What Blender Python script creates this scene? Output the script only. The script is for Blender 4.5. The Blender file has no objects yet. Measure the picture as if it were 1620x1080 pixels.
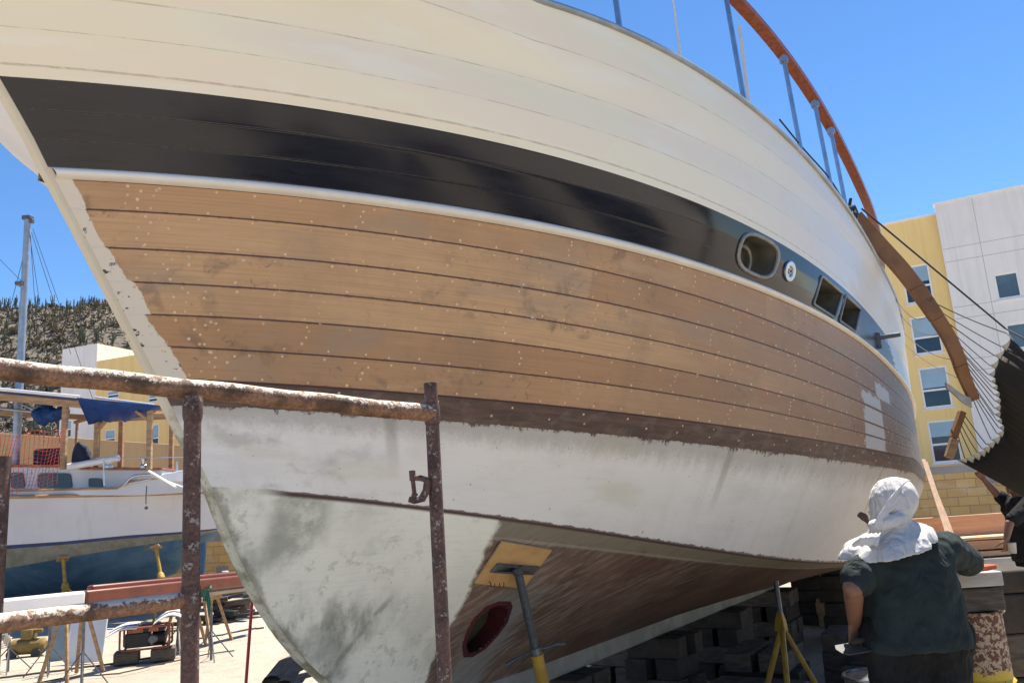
import bpy, bmesh, math, random
import numpy as np
from mathutils import Vector, Matrix, noise as mnoise
from mathutils.bvhtree import BVHTree
random.seed(7)
SC = bpy.context.scene
COL = SC.collection
R_ = math.radians

# ------------------------------------------------------------------ camera
FPX = 1300.0
PITCH = math.atan(FPX/6300.0)
ROLL = 0.069
FW = np.array([0, math.cos(PITCH), math.sin(PITCH)])
_r = np.array([1.0, 0, 0]); _u = np.array([0, -math.sin(PITCH), math.cos(PITCH)])
RT = _r*math.cos(ROLL)-_u*math.sin(ROLL)
UP = _r*math.sin(ROLL)+_u*math.cos(ROLL)
CAM = np.array([0, 0, 1.6])
cd = bpy.data.cameras.new('camera'); cam = bpy.data.objects.new('camera', cd); COL.objects.link(cam)
cd.sensor_width = 36; cd.lens = FPX/1620*36; cd.clip_start = .05; cd.clip_end = 5000
cam.matrix_world = Matrix(((RT[0], UP[0], -FW[0], CAM[0]), (RT[1], UP[1], -FW[1], CAM[1]), (RT[2], UP[2], -FW[2], CAM[2]), (0, 0, 0, 1)))
SC.camera = cam

# ------------------------------------------------------------------ light
SUN_EL = 66.0
SUN_AZ = math.atan2(.80, .60)            # direction towards the sun in the ground plane
sd = Vector((math.cos(SUN_AZ)*math.cos(R_(SUN_EL)), math.sin(SUN_AZ)*math.cos(R_(SUN_EL)), math.sin(R_(SUN_EL))))
W = bpy.data.worlds.new('World'); SC.world = W; W.use_nodes = True
wt = W.node_tree; bg = wt.nodes['Background']
sky = wt.nodes.new('ShaderNodeTexSky'); sky.sky_type = 'NISHITA'; sky.sun_disc = False
sky.sun_elevation = R_(SUN_EL); sky.sun_rotation = math.pi/2-SUN_AZ
sky.altitude = 1500; sky.air_density = 1.0; sky.dust_density = 0; sky.ozone_density = 4
hs = wt.nodes.new('ShaderNodeHueSaturation'); hs.inputs['Saturation'].default_value = 1.15; wt.links.new(sky.outputs[0], hs.inputs['Color']); wt.links.new(hs.outputs[0], bg.inputs[0]); bg.inputs[1].default_value = .09
sl = bpy.data.lights.new('sun', 'SUN'); sl.energy = 4.8; sl.angle = R_(.5); sl.color = (1, .93, .81)
so = bpy.data.objects.new('sun', sl); COL.objects.link(so); so.rotation_euler = sd.to_track_quat('Z', 'Y').to_euler()
SC.view_settings.view_transform = 'Standard'; SC.view_settings.look = 'None'
SC.view_settings.gamma = 1; SC.view_settings.exposure = 1.16
SC.cycles.max_bounces = 8; SC.cycles.diffuse_bounces = 5; SC.cycles.glossy_bounces = 3
try: SC.cycles.use_denoising = True
except Exception: pass

def ray(x, y): return FW+RT*(x-810)/FPX-UP*(y-540)/FPX
def at(x, y, Y): d = ray(x, y); return Vector(CAM+d*Y/d[1])          # point at depth Y
def atz(x, y, z): d = ray(x, y); return Vector(CAM+d*(z-1.6)/d[2])   # point at height z
def onpl(x, y, O, w):                                                # point on a vertical plane
    n = np.array([-w[1], w[0], 0]); d = ray(x, y); l = ((np.array(O)-CAM)@n)/(d@n); return Vector(CAM+d*l)

# ------------------------------------------------------------------ materials
class NB:
    def __init__(s, name):
        s.m = bpy.data.materials.new(name); s.m.use_nodes = True; s.t = s.m.node_tree
        s.b = s.t.nodes['Principled BSDF']; s.o = s.t.nodes['Material Output']
    def link(s, a, b): s.t.links.new(a, b)
    def val(s, sock, v):
        if hasattr(v, 'is_output'): s.link(v, sock)
        elif isinstance(v, (tuple, list)) and len(v) == 3 and sock.type == 'RGBA': sock.default_value = (*v, 1)
        else: sock.default_value = v
    def math(s, op, a, b=0, c=None, clamp=False):
        n = s.t.nodes.new('ShaderNodeMath'); n.operation = op; n.use_clamp = clamp
        s.val(n.inputs[0], a); s.val(n.inputs[1], b)
        if c is not None: s.val(n.inputs[2], c)
        return n.outputs[0]
    def add(s, a, b): return s.math('ADD', a, b)
    def sub(s, a, b): return s.math('SUBTRACT', a, b)
    def mul(s, a, b): return s.math('MULTIPLY', a, b)
    def mx(s, a, b): return s.math('MAXIMUM', a, b)
    def mn(s, a, b): return s.math('MINIMUM', a, b)
    def inv(s, a): return s.math('SUBTRACT', 1, a)
    def step(s, x, lo, hi):
        n = s.t.nodes.new('ShaderNodeMapRange'); n.interpolation_type = 'SMOOTHSTEP'
        s.val(n.inputs[0], x)
        if lo < hi: n.inputs[1].default_value = lo; n.inputs[2].default_value = hi; n.inputs[3].default_value = 0; n.inputs[4].default_value = 1
        else: n.inputs[1].default_value = hi; n.inputs[2].default_value = lo; n.inputs[3].default_value = 1; n.inputs[4].default_value = 0
        return n.outputs[0]
    def mix(s, f, a, b):
        n = s.t.nodes.new('ShaderNodeMix'); n.data_type = 'RGBA'
        s.val(n.inputs[0], f); s.val(n.inputs[6], a); s.val(n.inputs[7], b); return n.outputs[2]
    def noise(s, vec, scale, detail=4, rough=.55, dist=0):
        n = s.t.nodes.new('ShaderNodeTexNoise'); s.link(vec, n.inputs['Vector'])
        n.inputs['Scale'].default_value = scale; n.inputs['Detail'].default_value = detail
        n.inputs['Roughness'].default_value = rough; n.inputs['Distortion'].default_value = dist
        return n.outputs[0]
    def voro(s, vec, scale, feat='F1', out='Distance'):
        n = s.t.nodes.new('ShaderNodeTexVoronoi'); n.feature = feat; s.link(vec, n.inputs['Vector']); n.inputs['Scale'].default_value = scale
        return n.outputs[out]
    def wnoise(s, x):
        n = s.t.nodes.new('ShaderNodeTexWhiteNoise'); n.noise_dimensions = '1D'; s.val(n.inputs['W'], x); return n.outputs[0]
    def comb(s, x, y, z=0.0):
        n = s.t.nodes.new('ShaderNodeCombineXYZ'); s.val(n.inputs[0], x); s.val(n.inputs[1], y); s.val(n.inputs[2], z); return n.outputs[0]
    def sep(s, v):
        n = s.t.nodes.new('ShaderNodeSeparateXYZ'); s.link(v, n.inputs[0]); return n.outputs
    def uv(s, name):
        n = s.t.nodes.new('ShaderNodeUVMap'); n.uv_map = name; return n.outputs[0]
    def obj(s):
        return s.t.nodes.new('ShaderNodeTexCoord').outputs['Object']
    def normal(s): return s.t.nodes.new('ShaderNodeNewGeometry').outputs['Normal']
    def bump(s, h, strength=.3, dist=.01):
        n = s.t.nodes.new('ShaderNodeBump'); s.val(n.inputs['Height'], h); n.inputs['Strength'].default_value = strength; n.inputs['Distance'].default_value = dist
        s.link(n.outputs[0], s.b.inputs['Normal']); return n
    def fin(s, color, rough=.6, metal=0, spec=None):
        s.val(s.b.inputs['Base Color'], color); s.val(s.b.inputs['Roughness'], rough); s.val(s.b.inputs['Metallic'], metal)
        if spec is not None: s.b.inputs['Specular IOR Level'].default_value = spec
        return s.m

def clothmat(name, c1, c2, crease=.7, dirt=None):       # woven cloth with creases
    b = NB(name); v = b.obj(); x = b.sep(v); n = b.noise(v, 6, 5, .6); col = b.mix(b.step(n, .35, .65), c1, c2)
    if dirt: col = b.mix(b.step(b.noise(v, dirt[1], 7, .7), dirt[2], dirt[2]+.08), col, dirt[0])
    cr = b.noise(b.comb(b.mul(x[0], 1.6), b.mul(x[1], 1.6), b.mul(x[2], .7)), 4.6, 3, .5, 1.1); rd = b.math('ABSOLUTE', b.sub(cr, .5)); fine = b.noise(v, 28, 4, .6, .8); wv = b.noise(v, 420, 2)
    b.bump(b.add(b.add(b.mul(b.step(rd, .0, .16), .9), b.mul(fine, .25)), b.mul(wv, .06)), crease, .03); return b.fin(col, .9, 0, .2)
def gmat(name, c1, c2=None, scale=6, rough=.6, bump=.15, metal=0, detail=5, lo=.35, hi=.65, stretch=(1, 1, 1), dirt=None, dist=.01, spec=None):
    b = NB(name); v = b.obj(); c2 = c2 or tuple(x*.72 for x in c1)
    x = b.sep(v); vs = b.comb(b.mul(x[0], stretch[0]), b.mul(x[1], stretch[1]), b.mul(x[2], stretch[2]))
    n = b.noise(vs, scale, detail, .6); col = b.mix(b.step(n, lo, hi), c1, c2)
    if dirt:
        d = b.noise(v, dirt[1], 6, .65); col = b.mix(b.step(d, dirt[2], dirt[2]+.12), col, dirt[0])
    if bump: b.bump(b.noise(vs, scale*5, 5), bump, dist)
    return b.fin(col, rough, metal, spec)

# ------------------------------------------------------------------ mesh helpers
def perp(d):
    d = Vector(d).normalized(); a = Vector((0, 0, 1)) if abs(d.z) < .9 else Vector((1, 0, 0))
    x = d.cross(a).normalized(); return x, x.cross(d).normalized()
class MB:
    def __init__(s): s.v = []; s.f = []; s.mi = []; s.cur = 0
    def quad(s, *idx): s.f.append(tuple(idx)); s.mi.append(s.cur)
    def pts(s, L): k = len(s.v); s.v += [Vector(p) for p in L]; return k
    def hexa(s, P):           # 8 points: bottom ring, top ring
        k = s.pts(P)
        for q in ((3, 2, 1, 0), (4, 5, 6, 7), (0, 1, 5, 4), (1, 2, 6, 5), (2, 3, 7, 6), (3, 0, 4, 7)): s.quad(*[k+i for i in q])
        return s
    def box(s, c, size, rz=0, M=None):
        hx, hy, hz = [q/2 for q in size]; M = M or Matrix.Rotation(rz, 3, 'Z'); c = Vector(c)
        return s.hexa([c+M@Vector((x*hx, y*hy, z*hz)) for z in (-1, 1) for x, y in ((-1, -1), (1, -1), (1, 1), (-1, 1))])
    def beam(s, p, q, w, h, up=(0, 0, 1)):
        p = Vector(p); q = Vector(q); d = (q-p).normalized(); x = d.cross(Vector(up))
        x = x.normalized() if x.length > 1e-4 else perp(d)[0]; u = x.cross(d)
        P = []
        for c in (p, q): P += [c-x*w/2-u*h/2, c+x*w/2-u*h/2, c+x*w/2+u*h/2, c-x*w/2+u*h/2]
        return s.hexa(P)
    def tube(s, pts, r, seg=10, closed=False, cap=True, flat=1.0, up=None):
        pts = [Vector(p) for p in pts]; n = len(pts); rr = r if isinstance(r, (list, tuple)) else [r]*n
        k = len(s.v); x = None
        for i, p in enumerate(pts):
            if closed: d = pts[(i+1) % n]-pts[i-1]
            else: d = pts[min(i+1, n-1)]-pts[max(i-1, 0)]
            d.normalize()
            if up is not None: x = d.cross(Vector(up)).normalized()
            elif x is None: x = perp(d)[0]
            else:
                x = x-d*x.dot(d)
                x = x.normalized() if x.length > 1e-5 else perp(d)[0]
            y = d.cross(x)
            s.v += [p+(x*math.cos(2*math.pi*j/seg)+y*math.sin(2*math.pi*j/seg)*flat)*rr[i] for j in range(seg)]
        for i in range(n if closed else n-1):
            a = k+i*seg; b = k+((i+1) % n)*seg
            for j in range(seg): s.quad(a+j, a+(j+1) % seg, b+(j+1) % seg, b+j)
        if cap and not closed:
            s.quad(*[k+j for j in reversed(range(seg))]); s.quad(*[k+(n-1)*seg+j for j in range(seg)])
        return s
    def capsule(s, p, q, r1, r2, seg=12):
        p = Vector(p); q = Vector(q); d = (q-p).normalized(); L = []; rr = []
        for a in (-80, -50, -20): L.append(p+d*r1*math.sin(R_(a))); rr.append(r1*math.cos(R_(a)))
        for t in (.25, .5, .75): L.append(p.lerp(q, t)); rr.append(r1+(r2-r1)*t)
        for a in (20, 50, 80): L.append(q+d*r2*math.sin(R_(a))); rr.append(r2*math.cos(R_(a)))
        return s.tube(L, rr, seg)
    def chain(s, pts, rr, seg=12):
        for i in range(len(pts)-1): s.capsule(pts[i], pts[i+1], rr[i], rr[i+1], seg)
        return s
    def ell(s, c, rad, M=None, seg=16, rings=10):
        c = Vector(c); M = M or Matrix.Identity(3); k = len(s.v)
        for i in range(1, rings):
            t = math.pi*i/rings
            for j in range(seg):
                a = 2*math.pi*j/seg; s.v.append(c+M@Vector((rad[0]*math.sin(t)*math.cos(a), rad[1]*math.sin(t)*math.sin(a), rad[2]*math.cos(t))))
        tp = s.pts([c+M@Vector((0, 0, rad[2])), c-M@Vector((0, 0, rad[2]))])
        for i in range(rings-2):
            for j in range(seg): a = k+i*seg+j; b = k+i*seg+(j+1) % seg; s.quad(a, a+seg, b+seg, b)
        for j in range(seg):
            s.quad(tp, k+j, k+(j+1) % seg); s.quad(tp+1, k+(rings-2)*seg+(j+1) % seg, k+(rings-2)*seg+j)
        return s
    def loft(s, rings, cap=True, closed=True):
        k = len(s.v); m = len(rings[0])
        for r in rings: s.v += [Vector(p) for p in r]
        for i in range(len(rings)-1):
            for j in range(m if closed else m-1): a = k+i*m+j; b = k+i*m+(j+1) % m; s.quad(a, b, b+m, a+m)
        if cap: s.quad(*[k+j for j in reversed(range(m))]); s.quad(*[k+(len(rings)-1)*m+j for j in range(m)])
        return s
    def prism(s, poly, off):   # planar polygon pushed along off
        n = len(poly); k = s.pts(poly); k2 = s.pts([Vector(p)+Vector(off) for p in poly])
        s.quad(*[k+i for i in reversed(range(n))]); s.quad(*[k2+i for i in range(n)])
        for i in range(n): s.quad(k+i, k+(i+1) % n, k2+(i+1) % n, k2+i)
        return s
    def build(s, name, mats, parent=None, smooth=True, bevel=0, loc=None, ang=38, remesh=0, smiter=0, disp=None, seg=2, subd=0, solid=0):
        if parent is not None and loc is None: loc = parent.location
        org = Vector(loc) if loc is not None else Vector((0, 0, 0))
        if loc is None and parent is None and s.v:
            xs = [sum(p[i] for p in s.v)/len(s.v) for i in range(2)]; org = Vector((xs[0], xs[1], min(p.z for p in s.v)))
        me = bpy.data.meshes.new(name); me.from_pydata([p-org for p in s.v], [], s.f)
        mats = mats if isinstance(mats, (list, tuple)) else [mats]
        for m in mats: me.materials.append(m)
        me.polygons.foreach_set('material_index', s.mi)
        bm = bmesh.new(); bm.from_mesh(me); bmesh.ops.recalc_face_normals(bm, faces=bm.faces)
        for f in bm.faces: f.smooth = smooth
        if smooth and not remesh:
            for e in bm.edges:
                if len(e.link_faces) == 2 and e.calc_face_angle(0) > R_(ang): e.smooth = False
        bm.to_mesh(me); bm.free()
        o = bpy.data.objects.new(name, me); COL.objects.link(o)
        if parent is not None: o.parent = parent
        else: o.location = org
        if solid: m = o.modifiers.new('solid', 'SOLIDIFY'); m.thickness = solid; m.offset = 0
        if bevel: m = o.modifiers.new('bevel', 'BEVEL'); m.width = bevel; m.segments = seg; m.limit_method = 'ANGLE'; m.angle_limit = R_(40); m.harden_normals = False
        if remesh: m = o.modifiers.new('remesh', 'REMESH'); m.mode = 'VOXEL'; m.voxel_size = remesh; m.use_smooth_shade = True
        if smiter: m = o.modifiers.new('smooth', 'SMOOTH'); m.iterations = smiter; m.factor = .5
        if subd: m = o.modifiers.new('subd', 'SUBSURF'); m.levels = subd; m.render_levels = subd
        for d in (disp or []):
            t = bpy.data.textures.new('folds', 'CLOUDS'); t.noise_scale = d[0]; t.noise_depth = 2
            m = o.modifiers.new('folds', 'DISPLACE'); m.texture = t; m.strength = d[1]; m.mid_level = .5; m.texture_coords = 'LOCAL'
        return o
def tag(o, label=None, cat=None, group=None, kind=None):
    if label: o['label'] = label
    if cat: o['category'] = cat
    if group: o['group'] = group
    if kind: o['kind'] = kind
    return o
def thing(name, label, cat, loc, group=None):
    o = bpy.data.objects.new(name, None); COL.objects.link(o); o.location = loc; o.empty_display_size = .2
    return tag(o, label, cat, group)
def dup(root, loc, rz=0, label=None, scale=None):
    r = root.copy(); COL.objects.link(r); r.location = loc; r.rotation_euler = (0, 0, rz)
    if label: r['label'] = label
    if scale: r.scale = scale
    for ch in list(root.children):
        c = ch.copy(); COL.objects.link(c); c.parent = r
        for g in ch.children: e = g.copy(); COL.objects.link(e); e.parent = c
    return r
def struct(o): o['kind'] = 'structure'; return o
# ------------------------------------------------------------------ common materials
M = {}
def tarpmat(*a, **k):        # thin woven plastic lets light through
    m = gmat(*a, **k); t = m.node_tree; o = t.nodes['Material Output']; p = t.nodes['Principled BSDF']
    tr = t.nodes.new('ShaderNodeBsdfTranslucent'); tr.inputs[0].default_value = (.015, .10, .24, 1); mx = t.nodes.new('ShaderNodeMixShader'); mx.inputs[0].default_value = .45
    t.links.new(p.outputs[0], mx.inputs[1]); t.links.new(tr.outputs[0], mx.inputs[2]); t.links.new(mx.outputs[0], o.inputs[0]); return m
def rust_pipe(name, paint, rust, drip, cover):
    b = NB(name); v = b.obj(); nz = b.sep(b.normal())[2]
    n = b.noise(v, 34, 8, .75); n2 = b.noise(v, 9, 5, .6); n3 = b.noise(v, 110, 4, .75)
    r = b.mix(b.step(n3, .35, .65), rust, tuple(x*2.3 for x in rust))
    r = b.mix(b.step(n2, .45, .7), r, tuple(x*.45 for x in rust))
    pf = b.step(b.add(b.add(n, b.mul(n3, .35)), b.mul(nz, cover)), .755, .80)  # flaking paint, plus a lit top painted onto the upward faces
    col = b.mix(pf, r, b.mix(n2, paint, tuple(x*.75 for x in paint)))
    b.bump(b.add(b.mul(pf, .6), b.mul(n3, .6)), .6, .003)
    return b.fin(col, .75)
M['rail'] = rust_pipe('lit_top_paint_crusted_pipe', (.66, .56, .47), (.135, .072, .042), 0, .20)
M['post'] = rust_pipe('rusty_pipe', (.36, .32, .30), (.065, .035, .028), 0, .05)
M['wood'] = gmat('raw_timber', (.42, .27, .14), (.28, .17, .09), 3, .75, .25, stretch=(1, 1, 7))
M['woodx'] = gmat('sawn_planks', (.56, .33, .19), (.46, .25, .14), 3, .7, .2, stretch=(.6, 4, 10))
M['greywood'] = gmat('weathered_timber', (.125, .10, .08), (.07, .055, .042), 5, .85, .4, stretch=(2, 2, 8))
M['darkwood'] = gmat('old_block_timber', (.06, .045, .034), (.03, .024, .018), 5, .85, .4)
M['varnish'] = gmat('varnished_teak', (.33, .09, .03), (.22, .055, .02), 6, .22, .05, stretch=(6, 6, 1))
M['white'] = gmat('white_gelcoat', (.74, .74, .74), (.66, .66, .67), 2, .35, .03)
M['whitecloth'] = clothmat('white_cotton', (.58, .57, .57), (.52, .51, .52), .4)
M['bluetarp'] = tarpmat('blue_tarp', (.018, .09, .30), (.012, .06, .22), 5, .55, .3, dist=.03)
M['navycloth'] = gmat('dark_blue_canvas', (.012, .016, .05), (.008, .01, .03), 7, .8, .4, dist=.03)
M['steel'] = gmat('stainless_steel', (.50, .53, .58), (.40, .43, .48), 12, .28, .03, metal=1)
M['greysteel'] = gmat('grey_steel', (.16, .17, .18), (.10, .10, .11), 20, .45, .2, metal=.6, dirt=((.12, .06, .03), 30, .62))
M['alu'] = gmat('mast_aluminium', (.36, .40, .45), (.28, .32, .36), 6, .45, .05, metal=.5)
M['yellow'] = gmat('yellow_stand_paint', (.40, .25, .03), (.30, .175, .02), 9, .6, .2, dirt=((.10, .05, .03), 22, .60))
M['rustdrum'] = None
M['black'] = gmat('black_rubber', (.012, .012, .013), (.02, .02, .02), 12, .6, .2)
M['darkrope'] = gmat('dark_rope', (.03, .03, .035), (.05, .05, .05), 60, .9, .3)
M['redpaint'] = gmat('red_painted_steel', (.30, .02, .03), (.2, .015, .02), 12, .5, .1)
M['glassdark'] = gmat('dark_window_glass', (.012, .03, .055), (.02, .045, .07), 1, .08, 0)
M['blind'] = gmat('drawn_window_blind', (.30, .43, .52), (.26, .38, .48), .8, .15, 0)
M['grglass'] = gmat('grey_window_glass', (.10, .16, .20), (.07, .11, .15), .8, .1, 0)
M['winframe'] = gmat('white_window_frame', (.80, .80, .80), (.74, .74, .74), 4, .5, 0)
M['skin'] = gmat('tanned_skin', (.22, .11, .07), (.175, .085, .055), 14, .5, .1)
M['tee'] = None

# ------------------------------------------------------------------ ground
b = NB('pale_yard_sand'); v = b.obj()
n1 = b.noise(v, .35, 6, .6); n2 = b.noise(v, 4, 8, .7); n3 = b.noise(v, 40, 4, .7)
c = b.mix(b.step(n1, .35, .65), (.44, .375, .295), (.38, .32, .25))
c = b.mix(b.mul(b.step(n2, .52, .68), .8), c, (.27, .22, .17)); c = b.mix(b.step(b.noise(v, 1.2, 7, .7), .54, .66), c, (.33, .275, .215)); c = b.mix(b.mul(b.step(n3, .56, .7), .6), c, (.20, .165, .13)); c = b.mix(b.mul(b.step(n3, .44, .3), .4), c, (.50, .45, .38))
b.bump(b.add(n2, b.mul(n3, .3)), .8, .06)
M['sand'] = b.fin(c, .95)
g = MB(); xs = [-1500, -300, -80]+[-40+i*.8 for i in range(101)]+[80, 300, 1500]; ys = [-1500, -200, -30]+[-8+i*.8 for i in range(70)]+[80, 300, 1500]
k = g.pts([(x, y, (.035*mnoise.noise(Vector((x*.5, y*.5, 0)))+.02*mnoise.noise(Vector((x*1.7, y*1.7, 3))) if abs(x) < 41 and -9 < y < 48 else 0)) for y in ys for x in xs])
nx = len(xs)
for j in range(len(ys)-1):
    for i in range(nx-1): g.quad(k+j*nx+i, k+j*nx+i+1, k+(j+1)*nx+i+1, k+(j+1)*nx+i)
struct(g.build('ground', M['sand'], loc=(0, 0, 0)))

# ------------------------------------------------------------------ the yacht on the hard
P0 = Vector((.0456, 5.2476, 0)); TH = R_(32.3)
DA = Vector((math.sin(TH), math.cos(TH), 0)); DN = Vector((math.cos(TH), -math.sin(TH), 0))
RAW = [(-3.87, 1.871, 2.25, [0.00937, -0.04401, -0.10961, 3.77302], -1.58), (-3.636, 1.877, 2.33, None, 0), (-3.427, 1.865, 2.38, [0.0014, -0.01729, -0.07212, 3.39964], -3.1), (-3.341, 1.863, 2.44, [0.00172, -0.01363, -0.08345, 3.22419], -3.26), (-3.263, 1.856, 2.45, None, 0), (-3.235, 1.855, 2.45, [0.00243, -0.01191, -0.0999, 3.02698], -3.22), (-3.17, 1.853, 2.4, None, 0), (-3.11, 1.849, 2.3, None, 0), (-3.059, 1.844, 2.2, [0.00322, -0.01018, -0.09829, 2.76209], -3.06), (-3.034, 1.845, 2.2, [0.00287, -0.00911, -0.09334, 2.72021], -3.01), (-2.975, 1.844, 2.15, [0.00433, -0.00712, -0.11666, 2.57604], -2.93), (-2.897, 1.843, 2.1, [0.00448, -0.00485, -0.11601, 2.4362], -2.84), (-2.827, 1.848, 2.05, [0.00468, -0.0026, -0.11781, 2.30448], -2.77), (-2.759, 1.847, 2.0, [0.00479, -0.00114, -0.11776, 2.18581], -2.7), (-2.691, 1.846, 1.95, [0.00367, 0.00208, -0.10211, 2.07297], -2.63), (-2.621, 1.846, 1.9, [0.00299, 0.00472, -0.09123, 1.95857], -2.56), (-2.563, 1.824, 1.8, [0.00193, 0.00469, -0.08808, 1.85758], -2.46), (-2.381, 1.42, 1.6, [0.00642, 0.01033, -0.18665, 1.35822], -2.36)]
SM, QQ, SE = 2.4, .028, 8.3
def zbase(i, s):
    b_ = 2.0 if i == 17 else 3.0; c = RAW[i][3]; a_ = RAW[i][4]
    z = np.polyval(c, min(max(s, a_), b_))
    if s > b_: z -= .07*(s-b_)
    if s < a_ and i == 0: z += .12*(a_-s)
    return z
def zrow(i, s):
    if i == 1: return .52*zbase(2, s)+.48*zbase(0, s)
    if i == 4: return zbase(5, s)+.038
    if i in (6, 7): t = (.35, .68)[i-6]; return (1-t)*zbase(5, s)+t*zbase(8, s)
    return zbase(i, s)
def brow(i, s):
    s0, B, p = RAW[i][:3]; t = min(max((s-s0)/(SM-s0), 0), 1)
    return .03*(1-min(t*5, 1))+B*(1-(1-t)**p)-QQ*max(s-SM, 0)**2
def hpt(i, u):          # hull point of feature row i: (s, n, z)
    s0 = RAW[i][0]; s = s0+(SE-s0)*u; return np.array([s, brow(i, s), zrow(i, s)])
def keelpt(u): s = -.95+(SE-1.2+.95)*u; return np.array([s, .055, .70])
def under(u, t):        # t 0 chine .. 1 rabbet
    c = hpt(17, u); k = keelpt(u); w = (1-u)**5
    mid = np.array([(c[0]+k[0])/2, .055+(c[1]-.055)*.36, k[2]+(c[2]-k[2])*.34]); q = mid*(1-w)+np.array([-1.92, .035, .66])*w
    return c*(1-t)**2+q*2*t*(1-t)+k*t*t
def hull(u, v):
    if v >= 17: return under(u, min(v-17, 1))
    i = int(min(v, 16)); f = v-i; a = hpt(i, u); c = hpt(i+1, u); p = a*(1-f)+c*f
    if 8 <= v <= 9: p = p+np.array([0, .028, -.004])*math.sin(math.pi*f)**.6
    return p
def farpt(u, v):
    q = hull(u, v); i = int(min(v, 16)); pm = 9-1.2*v
    if v >= 4.2: return q
    s0 = RAW[i][0]*(1-(v-i))+RAW[i+1][0]*(v-i); t = min(max((q[0]-s0)/(SM-s0), 0), 1)
    return np.array([q[0], max(q[1], RAW[i][1]*(1-(1-t)**pm)-QQ*max(q[0]-SM, 0)**2), q[2]])
yacht = thing('wooden_yacht', 'big cream and navy wooden yacht with bare timber planking and white lower hull', 'boat', P0)
yacht.rotation_euler = (0, 0, math.atan2(DA.y, DA.x))
YM = Matrix.Translation(P0) @ Matrix.Rotation(math.atan2(DA.y, DA.x), 4, 'Z')
def L2W(p): return YM @ Vector((p[0], -p[1], p[2]))     # (s, n, z) to world
NU = 340
US = [(i/NU)**1.0 for i in range(NU+1)]
def strip(name, vs, mats, side=1, drop=None, umax=None):
    me = bpy.data.meshes.new(name); V = []; UVs = []; UV2 = []
    for v in vs:
        for u in US:
            p = hull(u, v) if side > 0 else farpt(u, v); V.append((p[0], -p[1]*side, p[2])); UVs.append((p[0], v)); UV2.append((p[0]-hull(0, v)[0], p[2]))
    n = NU+1; F = []
    for j in range(len(vs)-1):
        for i in range(NU):
            q = (j*n+i, j*n+i+1, (j+1)*n+i+1, (j+1)*n+i)
            if drop and drop(sum(UVs[k][0] for k in q)/4, sum(V[k][2] for k in q)/4): continue
            F.append(q if side > 0 else q[::-1])
    me.from_pydata(V, [], F)
    for m in (mats if isinstance(mats, list) else [mats]): me.materials.append(m)
    l1 = me.uv_layers.new(name='sv'); l2 = me.uv_layers.new(name='dz')
    for lp in me.loops: l1.data[lp.index].uv = UVs[lp.vertex_index]; l2.data[lp.index].uv = UV2[lp.vertex_index]
    for p in me.polygons: p.use_smooth = True
    o = bpy.data.objects.new(name, me); COL.objects.link(o); o.parent = yacht
    return o
def sub(a, b, k): return [a+(b-a)*i/k for i in range(k+1)]
def rows(a, b, k):
    L = []
    for i in range(a, b): L += [i+j/k for j in range(k)]
    return L+[b]
# a ray caster onto the hull, to find (s, z) of things seen on it
_V = []; _F = []; _vs = rows(0, 17, 3)+[17+i/12 for i in range(1, 13)]
for v in _vs:
    for u in US: _V.append(L2W(hull(u, v)))
for j in range(len(_vs)-1):
    for i in range(NU): a = j*(NU+1)+i; _F.append((a, a+1, a+NU+2, a+NU+1))
BVH = BVHTree.FromPolygons(_V, _F)
YMI = YM.inverted()
def onhull(x, y):
    d = Vector(ray(x, y)).normalized(); h = BVH.ray_cast(Vector(CAM), d)
    return h[0], h[1]
def snz(p): q = YMI @ p; return (q.x, -q.y, q.z)
def pip(x, y, poly):
    c = False; j = len(poly)-1
    for i in range(len(poly)):
        if (poly[i][1] > y) != (poly[j][1] > y) and x < (poly[j][0]-poly[i][0])*(y-poly[i][1])/(poly[j][1]-poly[i][1])+poly[i][0]: c = not c
        j = i
    return c
def rrect(pts, n=6, k=.35):     # rounded outline through corner points
    L = []; m = len(pts)
    for i in range(m):
        p0 = Vector(pts[i-1]); p1 = Vector(pts[i]); p2 = Vector(pts[(i+1) % m]); a = p1.lerp(p0, k); c = p1.lerp(p2, k)
        for j in range(n+1):
            t = j/n; L.append(tuple(a*(1-t)**2+p1*2*t*(1-t)+c*t*t))
    return L
PORTS = {'porthole': rrect([(1177, 362), (1236, 391), (1218, 446), (1162, 420)], 6, .42),
         'w1': rrect([(1299, 436), (1332, 464), (1320, 503), (1286, 481)], 2, .06),
         'w2': rrect([(1337, 467), (1361, 489), (1352, 525), (1327, 507)], 2, .06)}
PW = {k: [onhull(*q)[0] for q in v] for k, v in PORTS.items()}
HOLES = {k: [(snz(p)[0], snz(p)[2]) for p in v] for k, v in PW.items()}
def inhole(s, z): return any(pip(s, z, h) for h in HOLES.values())
THR = [(737, 1033), (735, 1018), (741, 998), (752, 978), (768, 963), (786, 955), (803, 955), (806, 962), (799, 985), (785, 1004), (768, 1022), (750, 1033)]
TW = [onhull(*q)[0] for q in THR]; TH_ = [(snz(p)[0], snz(p)[2]) for p in TW]

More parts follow.
